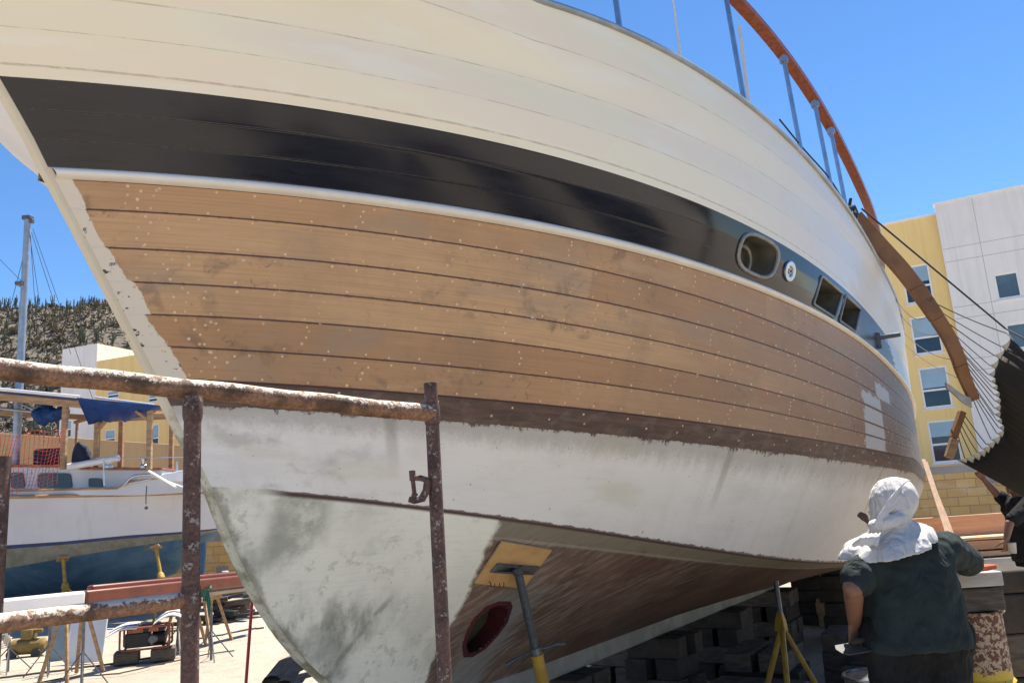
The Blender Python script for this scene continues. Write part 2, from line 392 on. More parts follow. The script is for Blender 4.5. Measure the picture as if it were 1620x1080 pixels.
# ---- hull paints
def seamline(b, V, w0, w1): return b.step(b.math('ABSOLUTE', b.sub(b.sub(V, b.math('FLOOR', V)), .5)), .5-w1, .5-w0)
b = NB('cream_topside_enamel'); x = b.sep(b.uv('sv')); S, V = x[0], x[1]; ov = b.obj()
pv = b.comb(b.mul(S, .9), b.mul(V, .55), 0.0)
cell = b.voro(pv, 1.6, 'F1', 'Color'); cs = b.sep(cell)[0]
c = b.mix(b.step(cs, .2, .8), (.89, .805, .60), (.90, .785, .605))
c = b.mix(b.mul(b.step(b.noise(b.comb(b.mul(S, 1.5), V), 1.3, 3, .5), .52, .66), .6), c, (.91, .855, .71))  # cell and noise patches put soft reflections into the colour
dz = b.sep(b.uv('dz'))
sm = b.mul(seamline(b, V, .006, .020), b.add(.25, b.mul(b.step(b.noise(b.comb(b.mul(S, 4), V), 2.2, 5, .7), .42, .60), .75)))
sm = b.mul(sm, b.step(V, 4.5, 4.3)) 
lipn = b.mul(b.mul(b.step(V, 3.955, 3.975), b.step(V, 4.13, 4.06)), b.add(.35, b.mul(b.step(b.noise(b.comb(b.mul(S, 5), V), 3, 5, .7), .42, .55), .65)))
c = b.mix(b.mul(b.mx(sm, lipn), .5), c, (.30, .24, .17))
chip = b.step(b.noise(ov, 22, 5, .7), .755, .775); c = b.mix(chip, c, (.33, .22, .14))
b.bump(b.sub(b.mul(b.noise(ov, 3, 3), .5), b.mul(seamline(b, V, .01, .05), .05)), .2, .02)
c = b.mix(b.mul(b.step(S, -.6, 1.8), .62), c, (.76, .60, .415)); M['cream'] = b.fin(c, b.add(b.add(.10, b.mul(b.step(cs, .3, .9), .10)), b.mul(b.step(S, .6, 2.4), .3)), 0, .36)  # aft colour darkened and warmed to offset blue sky light

b = NB('navy_stripe_enamel'); x = b.sep(b.uv('sv')); S, V = x[0], x[1]; ov = b.obj()
n = b.noise(b.comb(b.mul(S, 2), b.mul(V, .8)), 1.5, 5, .6); n2 = b.noise(ov, 30, 4, .7)
c = b.mix(b.step(n, .35, .65), (.012, .0125, .018), (.017, .0175, .024))
sc = b.step(b.noise(b.comb(b.mul(S, 1.6), b.mul(V, 1.2), 4.0), 1.7, 6, .7, .6), .60, .64); c = b.mix(b.mul(sc, .7), c, (.008, .008, .010))
fd = b.step(S, .6, 2.2); c = b.mix(b.mul(fd, .85), c, (.050, .056, .085))
ed = b.mul(seamline(b, V, .018, .040), b.add(.3, b.mul(b.step(b.noise(b.comb(b.mul(S, 14), V), 3, 5, .7), .45, .6), .7))); c = b.mix(b.mul(ed, .45), c, (.22, .21, .22))
c = b.mix(seamline(b, V, .012, .03), c, (.004, .004, .004))
prim = b.step(b.add(b.sub(S, b.mul(V, .16)), b.mul(b.noise(b.comb(b.mul(S, 2), V), 3, 5, .7), 1.0)), 2.08, 2.14); c = b.mix(prim, c, (.52, .53, .56))
b.bump(b.sub(b.mul(b.noise(ov, 3, 2), .5), b.mul(seamline(b, V, .012, .05), .25)), .10, .02)
M['navy'] = b.fin(c, b.add(b.add(.10, b.mul(b.step(S, .6, 2.4), .3)), b.add(b.mul(b.step(n, .30, .75), .05), b.mul(sc, -.02))), 0, .5)

b = NB('bare_sanded_planking'); x = b.sep(b.uv('sv')); S, V = x[0], x[1]; d = b.sep(b.uv('dz')); ov = b.obj()
pl = b.math('FLOOR', V); rn = b.wnoise(pl); rn2 = b.wnoise(b.add(pl, 31.7))
butt = b.math('FLOOR', b.add(b.mul(S, .42), b.mul(rn2, 3.7))); rn3 = b.wnoise(b.add(b.mul(butt, 7.3), pl))
c = b.mix(rn3, (.64, .40, .21), (.43, .235, .115))
gv = b.comb(b.add(b.mul(S, .55), b.mul(rn, 40)), b.mul(V, 6))
gr = b.noise(gv, 3.2, 8, .65, .35); c = b.mix(b.mul(b.step(gr, .40, .75), .38), c, (.27, .14, .07))
fi = b.noise(b.comb(b.mul(S, 3), b.mul(V, 60)), 3, 4, .6); c = b.mix(b.mul(b.step(fi, .45, .7), .16), c, (.20, .105, .055))
zone = b.step(b.noise(b.comb(b.mul(S, .7), b.mul(V, .22), 9.0), 1.7, 3, .5), .40, .56)
big = b.step(b.noise(ov, 1.9, 5, .6, .3), .42, .66); c = b.mix(b.mul(big, .34), c, (.25, .165, .105))
st = b.mul(b.step(b.noise(ov, 9, 4, .6, .5), .53, .70), zone); c = b.mix(b.mul(st, .50), c, (.135, .10, .078))
sp = b.mul(b.step(b.noise(ov, 26, 3, .6, .8), .62, .70), zone); c = b.mix(b.mul(sp, .5), c, (.11, .085, .07))
sand = b.step(b.noise(b.comb(b.mul(S, 1.0), b.mul(V, .5), 17.0), 2.0, 4, .55), .55, .72); c = b.mix(b.mul(sand, .45), c, (.60, .40, .225))
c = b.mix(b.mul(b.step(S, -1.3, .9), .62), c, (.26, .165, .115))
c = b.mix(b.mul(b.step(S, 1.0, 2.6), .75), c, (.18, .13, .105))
gp = b.step(b.noise(b.comb(b.mul(S, 1.4), b.mul(V, .4), 3.0), 1.5, 5, .6), .55, .72); c = b.mix(b.mul(gp, .5), c, (.34, .265, .195))
lw = b.mul(seamline(b, V, .015, .034), .9); c = b.mix(lw, c, (.055, .018, .022))
halo = b.mul(seamline(b, V, .03, .07), b.step(b.noise(b.comb(b.mul(S, 9), V), 3, 4, .7), .5, .62)); c = b.mix(b.mul(halo, .5), c, (.10, .05, .04))
mk = b.mul(seamline(b, V, .03, .07), b.step(b.noise(b.comb(b.mul(S, 5), V, 5.0), 2.2, 5, .7), .64, .67)); c = b.mix(mk, c, (.62, .50, .42))
pe = b.add(d[0], b.add(b.mul(b.sub(b.noise(ov, 7, 5, .6), .5), -.07), b.mul(b.sub(rn, .5), .02))); pm = b.step(b.sub(pe, b.mul(b.step(V, 10, 14), .025)), .050, .045)
ch = b.step(b.noise(b.comb(b.mul(S, 6), V, 2.0), 3.4, 6, .7), .59, .61)
ch = b.mul(ch, b.step(V, 9.6, 11.0)); c = b.mix(pm, c, b.mix(ch, (.74, .66, .54), (.07, .06, .055)))
# white primer daubs over the aft planking
pn = b.mul(b.sub(b.noise(ov, 11, 4, .6), .5), .14); SS = b.add(S, pn)
pat = b.mul(b.mul(b.step(SS, 1.40, 1.43), b.step(SS, 1.86, 1.82)), b.mul(b.step(b.add(V, b.mul(pn, 6)), 11.15, 11.35), b.inv(seamline(b, V, .05, .10))))
pat2 = b.mul(b.mul(b.step(SS, 1.75, 1.8), b.step(SS, 2.25, 2.15)), b.mul(b.step(b.add(V, b.mul(pn, 4)), 10.3, 10.45), b.step(b.add(V, b.mul(pn, 4)), 11.3, 11.1)))
c = b.mix(b.mx(pat, pat2), c, (.50, .485, .46))
b.bump(b.sub(b.add(b.mul(gr, .06), b.mul(fi, .03)), b.mul(lw, 1.0)), .4, .006)
M['timber'] = b.fin(c, b.add(.42, b.mul(gr, .25)), 0, .4)
M['plug'] = gmat('pale_timber_plug', (.78, .57, .37), (.55, .36, .21), 40, .6, 0)

b = NB('boot_top_and_white_antifoul'); x = b.sep(b.uv('sv')); S, V = x[0], x[1]; d = b.sep(b.uv('dz')); ov = b.obj()
n = b.noise(b.comb(b.mul(S, 2.2), b.mul(V, 1.5)), 2.5, 7, .7)
br = b.mix(b.step(n, .38, .68), (.085, .056, .048), (.15, .095, .075))
br = b.mix(b.mul(b.step(b.noise(b.comb(b.mul(S, 7), b.mul(V, .8)), 2, 5), .5, .7), .5), br, (.19, .16, .13))
br = b.mix(b.step(V, 15.06, 15.03), br, (.05, .018, .022))
wn = b.noise(b.comb(b.mul(S, 1.1), b.mul(V, 1.3)), 2.1, 6, .6); ws = b.noise(b.comb(b.mul(b.add(S, b.mul(V, -.17)), 4.5), b.mul(V, .22)), 2, 4, .6)
wh = b.mix(b.step(wn, .45, .70), (.84, .82, .785), (.76, .745, .71))
wh = b.mix(b.mul(b.step(ws, .50, .75), .16), wh, (.50, .485, .46))
sm2 = b.mul(b.step(d[0], 1.15, .2), b.step(b.noise(b.comb(b.mul(S, 3.2), b.mul(V, 1.5), 7.0), 1.8, 5, .6), .50, .68)); wh = b.mix(b.mul(sm2, .42), wh, (.25, .25, .215))
yl = b.step(b.noise(b.comb(b.mul(S, 1.2), V, 12.0), 1.9, 3, .5), .56, .72); wh = b.mix(b.mul(yl, .4), wh, (.66, .63, .47))
wh = b.mix(b.mul(b.step(S, .5, 2.2), .6), wh, (.46, .43, .41))  # white greyed aft, the turning shadow put into the colour
vs = b.mul(b.step(b.math('ABSOLUTE', b.sub(b.sub(b.mul(b.add(S, b.mul(V, -.17)), .55), b.math('FLOOR', b.mul(b.add(S, b.mul(V, -.17)), .55))), .5)), .020, .006), .35); wh = b.mix(b.mul(vs, b.step(V, 16.75, 16.2)), wh, (.19, .165, .14))
bs = b.noise(b.comb(b.mul(S, 1.6), b.mul(V, 26)), 3, 4, .65); wh = b.mix(b.mul(b.step(bs, .50, .72), .20), wh, (.56, .545, .51)); wh = b.mix(b.step(b.noise(ov, 55, 3, .6), .70, .73), wh, (.22, .19, .16))
rg = b.add(V, b.add(b.mul(b.sub(b.noise(b.comb(b.mul(b.add(S, b.mul(V, -.17)), 7), b.mul(V, 1.2)), 2, 7, .75), .5), .34), b.mul(b.sub(b.noise(ov, 60, 4, .7), .5), .16)))
dark = b.mul(b.step(rg, 15.95, 16.02), b.step(rg, 16.30, 16.05)); wh = b.mix(b.mul(dark, .45), wh, (.16, .13, .105))
c = b.mix(b.step(rg, 15.97, 16.02), br, wh)
ce = b.add(V, b.mul(b.sub(b.noise(b.comb(b.mul(S, 5), 0.0), 3, 6, .7), .5), .10)); c = b.mix(b.mul(b.mul(b.step(ce, 16.975, 16.988), b.step(d[0], .12, .3)), .85), c, (.075, .035, .032))
b.bump(b.add(b.mul(wn, .3), b.mul(b.step(rg, 15.97, 16.02), .3)), .2, .006)
M['boot'] = b.fin(c, .55, 0, .35)

b = NB('stripped_underbody'); x = b.sep(b.uv('sv')); S, V = x[0], x[1]; d = b.sep(b.uv('dz')); ov = b.obj(); Z = d[1]
t = b.sub(V, 17.0)
w1 = b.noise(ov, 2.4, 7, .65); dv = b.comb(b.add(b.mul(S, .9), b.mul(Z, .8)), b.mul(b.sub(Z, b.mul(S, .55)), 7)); w2 = b.noise(dv, 2.2, 7, .7, .3)
br = b.mix(b.step(w1, .36, .62), (.20, .125, .088), (.12, .075, .052))
br = b.mix(b.mul(b.step(b.noise(dv, 5, 8, .75), .46, .60), .72), br, (.33, .265, .22))
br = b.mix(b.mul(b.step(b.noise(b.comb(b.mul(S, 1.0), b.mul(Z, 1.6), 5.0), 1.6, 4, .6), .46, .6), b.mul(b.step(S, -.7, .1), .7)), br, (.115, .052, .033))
br = b.mix(b.mul(b.step(S, -1.0, .8), .5), br, (.085, .05, .034))  # brown darkened aft, its shade put into the colour
ol = b.step(b.add(t, b.mul(b.sub(b.noise(b.comb(b.mul(S, 4), b.mul(V, 3)), 2, 6, .7), .5), .10)), .075, .05); br = b.mix(b.mul(ol, .85), br, b.mix(w2, (.17, .145, .085), (.30, .265, .20)))
lnn = b.step(b.math('ABSOLUTE', b.sub(t, .062)), .008, .003); br = b.mix(b.mul(lnn, .5), br, (.38, .34, .28))
ek = b.add(b.add(S, 1.16), b.mul(b.sub(1.57, Z), .06))
gk = b.mul(b.mul(b.step(b.add(ek, b.mul(b.sub(w1, .5), .3)), .13, .24), b.step(b.add(ek, b.mul(b.sub(w2, .5), .5)), .56, .40)), b.step(Z, 1.3, 1.1)); br = b.mix(b.mul(gk, .7), br, (.27, .27, .245))
pr0 = b.noise(b.comb(b.mul(S, 1.6), b.mul(Z, 1.6), 2.0), 1.7, 6, .62); pr = b.mix(b.step(pr0, .42, .66), (.87, .83, .69), (.79, .76, .64))
dk = b.mul(b.step(d[0], .95, .12), b.step(b.noise(b.comb(b.mul(S, 2.4), b.mul(Z, 2.0), 6.0), 1.5, 5, .6), .48, .70)); pr = b.mix(b.mul(dk, .6), pr, (.17, .175, .13))
mk1 = b.mul(b.mul(b.step(S, -2.20, -2.12), b.step(S, -1.90, -1.98)), b.mul(b.step(Z, 1.36, 1.50), b.step(pr0, .40, .58)))
mk2 = b.mul(b.mul(b.step(S, -1.45, -1.70), b.step(Z, 1.32, 1.18)), b.step(b.noise(b.comb(b.add(b.mul(S, 3), Z), b.mul(b.sub(Z, S), 1.2), 1.0), 2.4, 7, .7), .46, .62))
ln_ = b.mul(b.step(b.math('ABSOLUTE', b.add(b.add(S, 1.70), b.mul(b.sub(Z, 1.1), -.75))), .03, .004), b.mul(b.step(Z, 1.30, 1.22), b.step(b.noise(ov, 12, 5, .7), .42, .55)))
pr = b.mix(b.mul(b.mx(b.mx(mk1, mk2), ln_), .58), pr, (.16, .165, .115))
sq = b.step(b.noise(b.comb(b.mul(S, 3), b.mul(Z, 3.0), 8.0), 1.5, 5, .7), .58, .64); pr = b.mix(b.mul(sq, .22), pr, (.42, .43, .38))
bs = b.noise(b.comb(b.mul(S, 2.2), b.mul(Z, 22)), 3, 5, .7); pr = b.mix(b.mul(b.step(bs, .50, .70), .26), pr, (.50, .50, .41)); sc2 = b.mul(b.step(b.noise(b.comb(b.mul(S, 5), b.mul(Z, 5), 3.0), 2.2, 8, .78), .57, .60), b.step(d[0], 1.3, .3)); pr = b.mix(b.mul(sc2, .35), pr, (.30, .30, .23))
eg = b.step(b.add(d[0], b.mul(b.sub(b.noise(ov, 8, 6, .7), .5), .16)), .035, .0); pr = b.mix(b.mul(eg, .6), pr, (.15, .14, .085))
be = b.add(ek, b.mul(b.sub(b.noise(ov, 9, 6, .7), .5), .10)); pf = b.step(be, .02, -.01); c = b.mix(pf, br, pr)
c = b.mix(b.mul(b.step(t, .012, .004), b.step(d[0], .12, .3)), c, (.085, .045, .038))
b.bump(b.add(b.add(b.mul(w2, .4), b.mul(pf, .4)), b.mul(bs, .3)), .45, .012)
M['under'] = b.fin(c, b.add(.5, b.mul(pf, .1)), 0, .35)
M['railw'] = gmat('white_rubbing_strake', (.80, .76, .68), (.72, .68, .60), 3, .35, .05)
b = NB('stem_paint_and_grime'); v = b.obj(); z_ = b.sep(v)[2]; n_ = b.noise(v, 9, 6, .7)
c = b.mix(b.step(b.add(z_, b.mul(b.sub(n_, .5), .2)), 1.98, 2.06), b.mix(b.step(n_, .42, .6), (.26, .255, .17), (.60, .585, .48)), b.mix(n_, (.72, .66, .52), (.60, .52, .38)))
c = b.mix(b.step(b.noise(v, 16, 6, .7), .64, .68), c, (.22, .15, .08)); b.bump(n_, .3, .005); M['stem'] = b.fin(c, .6)
M['keel'] = gmat('grey_keel_shoe', (.30, .30, .27), (.22, .22, .19), 5, .7, .3)
M['starb'] = gmat('white_primed_far_side', (.74, .73, .74), (.66, .66, .68), 2, .5, .1)
M['portin'] = gmat('olive_port_lining', (.16, .15, .115), (.10, .095, .075), 7, .6, .2)
M['portrim'] = gmat('dull_port_rim', (.30, .29, .26), (.22, .21, .185), 18, .42, .2, metal=.4)

topside = strip('topside', rows(0, 5, 5), M['cream'])
stripe = strip('navy_stripe', rows(5, 8, 8), M['navy'], drop=inhole)
rub = strip('rub_rail', sub(8, 9, 9), M['railw'])
planking = strip('timber_planking', rows(9, 15, 4), M['timber'])
boot = strip('waterline_band', rows(15, 17, 5), M['boot'])
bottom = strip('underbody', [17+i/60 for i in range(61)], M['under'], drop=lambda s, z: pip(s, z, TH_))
far = strip('far_side', rows(0, 17, 2)+[17+i/12 for i in range(1, 13)], M['starb'], side=-1)
def part(mb, name, mat, parent=None, **k):      # hull-frame mesh (s, -n, z)
    p = parent or yacht; o = mb.build(name, mat, None, loc=(0, 0, 0), **k); o.parent = p; o.location = (0, 0, 0); return o
def hl(s, n, z): return Vector((s, -n, z))
# timber plugs, set in the planking's own mesh
def sv2u(s, v):
    i = int(min(v, 16)); s0 = RAW[i][0]*(1-(v-i))+RAW[i+1][0]*(v-i); return (s-s0)/(SE-s0)
def plug_spot(s, v):
    u = sv2u(s, v)
    if u < .002: return None
    a = hull(u, v); e = hull(u+.002, v); f = hull(u, v+.05)
    p = hl(*a); nn = (hl(*e)-p).cross(hl(*f)-p).normalized()
    if nn.y > 0: nn = -nn
    return p, nn
pm = MB()
def plug(s, v):
    q = plug_spot(s, v)
    if not q: return
    p, nn = q; x, y = perp(nn); r = random.uniform(.0042, .0060)
    k = pm.pts([p+nn*.0012+(x*math.cos(a)+y*math.sin(a))*r for a in [i*math.pi/4 for i in range(8)]]+[p-nn*.001+(x*math.cos(a)+y*math.sin(a))*r*1.15 for a in [i*math.pi/4 for i in range(8)]])
    pm.quad(*[k+i for i in range(8)])
    for i in range(8): pm.quad(k+i, k+(i+1) % 8, k+8+(i+1) % 8, k+8+i)
rp = random.Random(3)
for j in range(9, 16):
    s = -2.75
    while s < 4.2:
        if rp.random() < .9 and j > 9: plug(s+rp.uniform(-.02, .02), j-rp.uniform(.09, .15))
        if rp.random() < .9 and j < 15: plug(s+rp.uniform(-.02, .02), j+rp.uniform(.10, .17))
        s += rp.uniform(.10, .17)
    if j < 15:
        s0 = RAW[j][0]
        for kk in range(6): plug(s0+.20+.03*(kk % 2)+rp.uniform(-.01, .01)+.012*kk*0, j+.12+kk*.15)
        for kk in range(2): plug(s0+.27+rp.uniform(-.01, .01), j+.2+kk*.2)
        s = -2.2+rp.uniform(0, .5)
        while s < 4:
            for kk in range(3): plug(s+rp.uniform(-.015, .015), j+.27+kk*.2)
            s += rp.uniform(.6, 1.0)
for j in range(2):
    s = -2.4
    while s < 4: plug(s, 15.25+.35*j+rp.uniform(-.05, .05)); s += rp.uniform(.18, .4)
me = planking.data; me.materials.append(M['plug']); bm = bmesh.new(); bm.from_mesh(me)
vv = [bm.verts.new(p) for p in pm.v]
for f in pm.f:
    q = bm.faces.new([vv[i] for i in f]); q.material_index = 1
bm.to_mesh(me); bm.free()
# stem piece and keel shoe: profile swept forward of the planking
prof = [hpt(i, 0) for i in range(18)]+[under(0, t/10) for t in range(1, 11)]
prof = [(p[0], p[2]) for p in prof]
outp = []
for i, (s, z) in enumerate(prof):
    a = Vector(prof[max(i-1, 0)]); c = Vector(prof[min(i+1, len(prof)-1)]); t = (c-a).normalized(); nn = Vector((t.y, -t.x)); nn = nn if nn.x < 0 or nn.y < 0 else -nn
    outp.append((s+nn.x*.010, z+nn.y*.010))
st = MB(); k = len(st.v)
for (s, z), (s2, z2) in zip(prof, outp): st.pts([hl(s+.01, .034, z), hl(s2, .017, z2), hl(s2, -.017, z2), hl(s+.01, -.034, z)])
for i in range(len(prof)-1):
    for j in range(3): a = i*4+j; st.quad(a, a+1, a+5, a+4)
part(st, 'stem', M['stem'])
kb = MB(); kb.loft([[hl(s, .062, .715), hl(s, .062, .60), hl(s, -.062, .60), hl(s, -.062, .715)] for s in (-1.02, -.8, 0, 2, 4, 6, SE-1.2)])
part(kb, 'keel_shoe', M['keel'], bevel=.012)
# deck, cap line, transom
dk = MB(); dk.loft([[hl(p[0], p[1]-.02, p[2]-.03), hl(p[0], 0, p[2]+.05), hl(p[0], -p[1]+.02, p[2]-.03)] for p in [hpt(0, u/60) for u in range(61)]], cap=False, closed=False)
part(dk, 'deck', M['greywood'])
cp = MB(); cp.tube([hl(p[0], p[1]+.004, p[2]+.012) for p in [hpt(0, u/120) for u in range(121)]], .016, 8); part(cp, 'sheer_cap', M['alu'])
tr = MB(); rr = [hull(1, v) for v in rows(0, 17, 1)+[17.25, 17.5, 17.75, 18]]
tr.prism([hl(*p) for p in rr]+[hl(p[0], -p[1], p[2]) for p in reversed(rr)], (.03, 0, 0)); part(tr, 'transom', M['cream'])
# ports
def port(key, name, rim, depth, mat_in):
    P = [YMI @ p for p in PW[key]]; c = sum(P, Vector())/len(P)
    nn = Vector((0, 0, 0))
    for i in range(len(P)): nn += (P[i]-c).cross(P[(i+1) % len(P)]-c)
    nn.normalize(); nn = nn if nn.y < 0 else -nn
    f = MB(); f.tube([p+nn*.004 for p in P], rim, 8, closed=True, flat=1.0); fo = part(f, name, M['portrim'])
    w = MB(); n = len(P); k = w.pts([p+nn*.004 for p in P]); k2 = w.pts([c+(p-c)*.97-nn*depth for p in P])
    for i in range(n): w.quad(k+i, k+(i+1) % n, k2+(i+1) % n, k2+i)
    w.quad(*[k2+i for i in range(n)])
    part(w, 'port_lining', mat_in, fo); return fo, P, c, nn
fo, P, c, nn = port('porthole', 'porthole', .012, .13, M['portin'])
ring = MB(); a = P[0]-c; x, y = perp(nn)
cc = c-nn*.10+(P[20]-c)*.28; ring.tube([cc+(x*math.cos(t)+y*math.sin(t))*.085 for t in [i*math.pi/12 for i in range(24)]], .012, 8, closed=True); part(ring, 'deadlight_ring', M['portrim'], fo)
for kx in ('w1', 'w2'):
    fo, P, c, nn = port(kx, 'hull_window', .009, .16, M['portin'])
    l = P[-1].lerp(P[-3], .3); br_ = MB(); e1 = (P[0]+P[-2])/2
    q1 = c+(P[1]-c)*.25-nn*.10; q2 = c+(P[9]-c)*.6-nn*.10
    lo_ = min(P, key=lambda p: p.z); hi_ = max(P, key=lambda p: p.z); mid = (P[len(P)//2]+c)/2
    br_.beam(c-nn*.13+(P[-1]-c)*.35+Vector((0, 0, .12)), c-nn*.13+(P[-1]-c)*.35-Vector((0, 0, .12)), .03, .03); part(br_, 'inner_frame', M['portrim'], fo)
hp, hn = onhull(1248, 429); q = YMI @ hp; qn = (YMI.to_3x3() @ hn).normalized(); qn = qn if qn.y < 0 else -qn; x, y = perp(qn)
f = MB(); L = []
for r, h in ((.062, .002), (.060, .012), (.045, .016), (.030, .010), (.026, -.0), (.016, .002), (.014, .012), (.008, .013)): L.append([q+qn*h+(x*math.cos(i*math.pi/10)+y*math.sin(i*math.pi/10))*r for i in range(20)])
f.loft(L); fo = part(f, 'through_hull_fitting', M['steel']); f = MB(); f.loft([[q+qn*.0145+(x*math.cos(i*math.pi/8)+y*math.sin(i*math.pi/8))*r for i in range(16)] for r in (.009, .001)]); part(f, 'bore', M['black'], fo)
hp, hn = onhull(1388, 537); q = YMI @ hp; qn = (YMI.to_3x3() @ hn); qn = qn if qn.y < 0 else -qn
f = MB(); f.beam(q+Vector((0, 0, .05)), q-Vector((0, 0, .07)), .05, .03); f.beam(q+Vector((0, 0, .01)), q+qn*.16+Vector((0, 0, .02)), .025, .03); part(f, 'chainplate', M['greysteel'], bevel=.004)
# thruster tunnel let into the forefoot
P = [YMI @ p for p in TW]; c = sum(P, Vector())/len(P); n = len(P)
nn = Vector((0, 0, 0))
for i in range(n): nn += (P[i]-c).cross(P[(i+1) % n]-c)
nn.normalize(); nn = nn if nn.y < 0 else -nn
M['tunnel'] = gmat('dark_red_tunnel_paint', (.10, .018, .022), (.06, .012, .016), 5, .45, .1)
M['olive'] = gmat('olive_tunnel_grime', (.075, .075, .045), (.045, .05, .03), 9, .7, .3)
f = MB(); inn = [p+Vector((.03, .14, .0)) for p in P]
k = f.pts([YMI @ BVH.find_nearest(YM @ (c+(p-c)*1.13))[0]+nn*.002 for p in P]); k1 = f.pts([c+(p-c)*.94+nn*.004 for p in P]); k2 = f.pts(inn)
for i in range(n): j = (i+1) % n; f.quad(k+i, k+j, k1+j, k1+i); f.quad(k1+i, k1+j, k2+j, k2+i)
fo = part(f, 'thruster_tunnel', M['tunnel']); f = MB(); k = f.pts(inn); f.quad(*[k+i for i in range(n)]); part(f, 'tunnel_wall', M['olive'], fo)
# guard rail
def sheer(s): return np.array([s, brow(0, s), zrow(0, s)])
SR = [i*.1-3.8 for i in range(96)]
rail = MB(); rail.loft([[hl(*(sheer(s)+np.array([0, -.09+dn, .86+dz_]))) for dn, dz_ in ((-.036, -.018), (.036, -.018), (.041, .01), (.016, .026), (-.016, .026), (-.041, .01))] for s in SR])
part(rail, 'cap_rail', M['varnish'], ang=50)
for px in (981, 1186, 1270, 1322, 1346):
    # base where the sheer passes below the photographed post
    best = min(SR, key=lambda s: abs((lambda P: 810+FPX*((np.array(P)-CAM)@RT)/((np.array(P)-CAM)@FW))(L2W(sheer(s)+np.array([0, -.06, 0])))-px))
    bs = sheer(best); f = MB(); f.tube([hl(*(bs+np.array([0, -.06, -.02]))), hl(*(bs+np.array([0, -.09, .85])))], .015, 10)
    f.tube([hl(*(bs+np.array([0, -.06, 0]))), hl(*(bs+np.array([0, -.061, .05])))], .032, 10); f.tube([hl(*(bs+np.array([0, -.0885, .80]))), hl(*(bs+np.array([0, -.09, .845])))], .03, 10)
    part(f, 'stanchion', M['steel'])
f = MB(); f.tube([hl(*(sheer(s)+np.array([0, -.07, .22+.02*math.sin(s*5)]))) for s in SR if .55 < s < 6], .006, 6); part(f, 'lifeline', M['darkrope'])
f = MB(); q = sheer(1.75)+np.array([0, -.04, .10]); rr = random.Random(5)
f.tube([hl(q[0]+.10*math.sin(i*.9)+i*.012, q[1]+.04*math.cos(i*1.3), q[2]+.07*math.cos(i*.9)+rr.uniform(-.02, .02)) for i in range(26)], .012, 6); part(f, 'rope_coil', M['darkrope'])
def spx(px): return min(SR, key=lambda s: abs((lambda P: 810+FPX*((np.array(P)-CAM)@RT)/((np.array(P)-CAM)@FW))(L2W(sheer(s)+np.array([0, -.25, .1])))-px))
f = MB(); q = sheer(spx(1196)); f.tube([hl(q[0], q[1]-.25, q[2]), hl(q[0], q[1]-.24, q[2]+.95)], .012, 8); part(f, 'whip_aerial', M['white'])
f = MB(); q = sheer(spx(1078)); f.tube([hl(q[0], q[1]-.25, q[2]), hl(q[0]-.02, q[1]-.25, q[2]+.85)], [.01, .005], 8); part(f, 'whip_aerial', M['white'])
# wheelhouse aft
f = MB(); f.loft([[hl(s, n*(1.05 if z < 4 else .98), z) for s, n in ((5.0, -1), (5.0, 1), (7.6, 1), (7.6, -1))] for z in (3.0, 4.55)]); part(f, 'wheelhouse', M['varnish'], bevel=.03)
f = MB(); f.loft([[hl(6.3+ds*k2, n*k2, z) for ds, n in ((-1.45, -.9), (-1.45, .9), (-1.2, 1.15), (1.4, 1.15), (1.4, -1.15), (-1.2, -1.15))] for z, k2 in ((4.555, .97), (4.60, 1), (4.72, 1), (4.80, .94), (4.84, .6))]); part(f, 'wheelhouse_roof', M['white'], bevel=.02)
# ------------------------------------------------------------------ scaffold in the foreground
def pxr(px, Y): return px*Y/FPX/2*1.0
a = at(-90, 575, 1.75); e = at(684, 656, 2.45); e.z = at(676, 655, 2.45).z
sc = thing('scaffold', 'rusty pipe scaffold frame with paint crusted top rail in front of the bow', 'scaffold', (e.x, e.y, 0))
f = MB(); n = 40
f.tube([a.lerp(e, i/n)+Vector((0, 0, .0015*math.sin(i*.7))) for i in range(n+1)], [.0255+.0010*mnoise.noise(Vector((i*.9, 0, 0))) for i in range(n+1)], 20); f.build('top_rail', M['rail'], sc)
def post(px, Y, ytop, r):
    t = at(px, ytop, Y); f = MB(); f.tube([(t.x, t.y, -.02)]+[(t.x, t.y, t.z*i/8) for i in range(1, 9)], r, 16); return f.build('upright', M['post'], sc), t
po, pt_ = post(305, 2.02, 635, .0205)
po2, pt2 = post(681, 2.45, 606, .0205)
po3, pt3 = post(4, 1.78, 722, .0175)
q0 = at(-80, 995, 1.66); q1 = at(296, 948, 2.02)
f = MB(); f.tube([q0.lerp(q1, i/16) for i in range(17)], .0195, 16); f.build('lower_rail', M['rail'], sc)
for c_ in ((pt_.x, pt_.y, at(303, 645, 2.02).z), (pt_.x, pt_.y, q1.z), (pt2.x, pt2.y, e.z)):
    f = MB(); f.tube([Vector(c_)+Vector((0, 0, -.03)), Vector(c_)+Vector((0, 0, -.015)), Vector(c_)+Vector((0, 0, .015)), Vector(c_)+Vector((0, 0, .03))], [.0225, .0245, .0245, .0225], 14); f.build('weld_collar', M['post'], sc)
# screw clamp on the upright
cl = thing('screw_clamp', 'small rusty screw clamp fixed on the right scaffold upright', 'clamp', at(660, 792, 2.44))
def cp_(x, y, Y=2.43): return at(x, y, Y)
f = MB(); f.tube([cp_(676, 759), cp_(666, 756), cp_(652, 755)], .009, 10); f.tube([cp_(676, 758), cp_(675, 775), cp_(668, 788), cp_(655, 791), cp_(647, 789)], [.010, .012, .012, .011, .009], 10); f.build('jaw', M['post'], cl)
f = MB(); f.tube([cp_(652, 744), cp_(653, 760)], .0095, 10); f.build('screw_head', M['post'], cl)
f = MB(); f.tube([cp_(653, 758), cp_(656, 784)], .0065, 10); f.tube([cp_(656, 780), cp_(656, 788)], .0095, 10); f.build('screw', M['post'], cl)

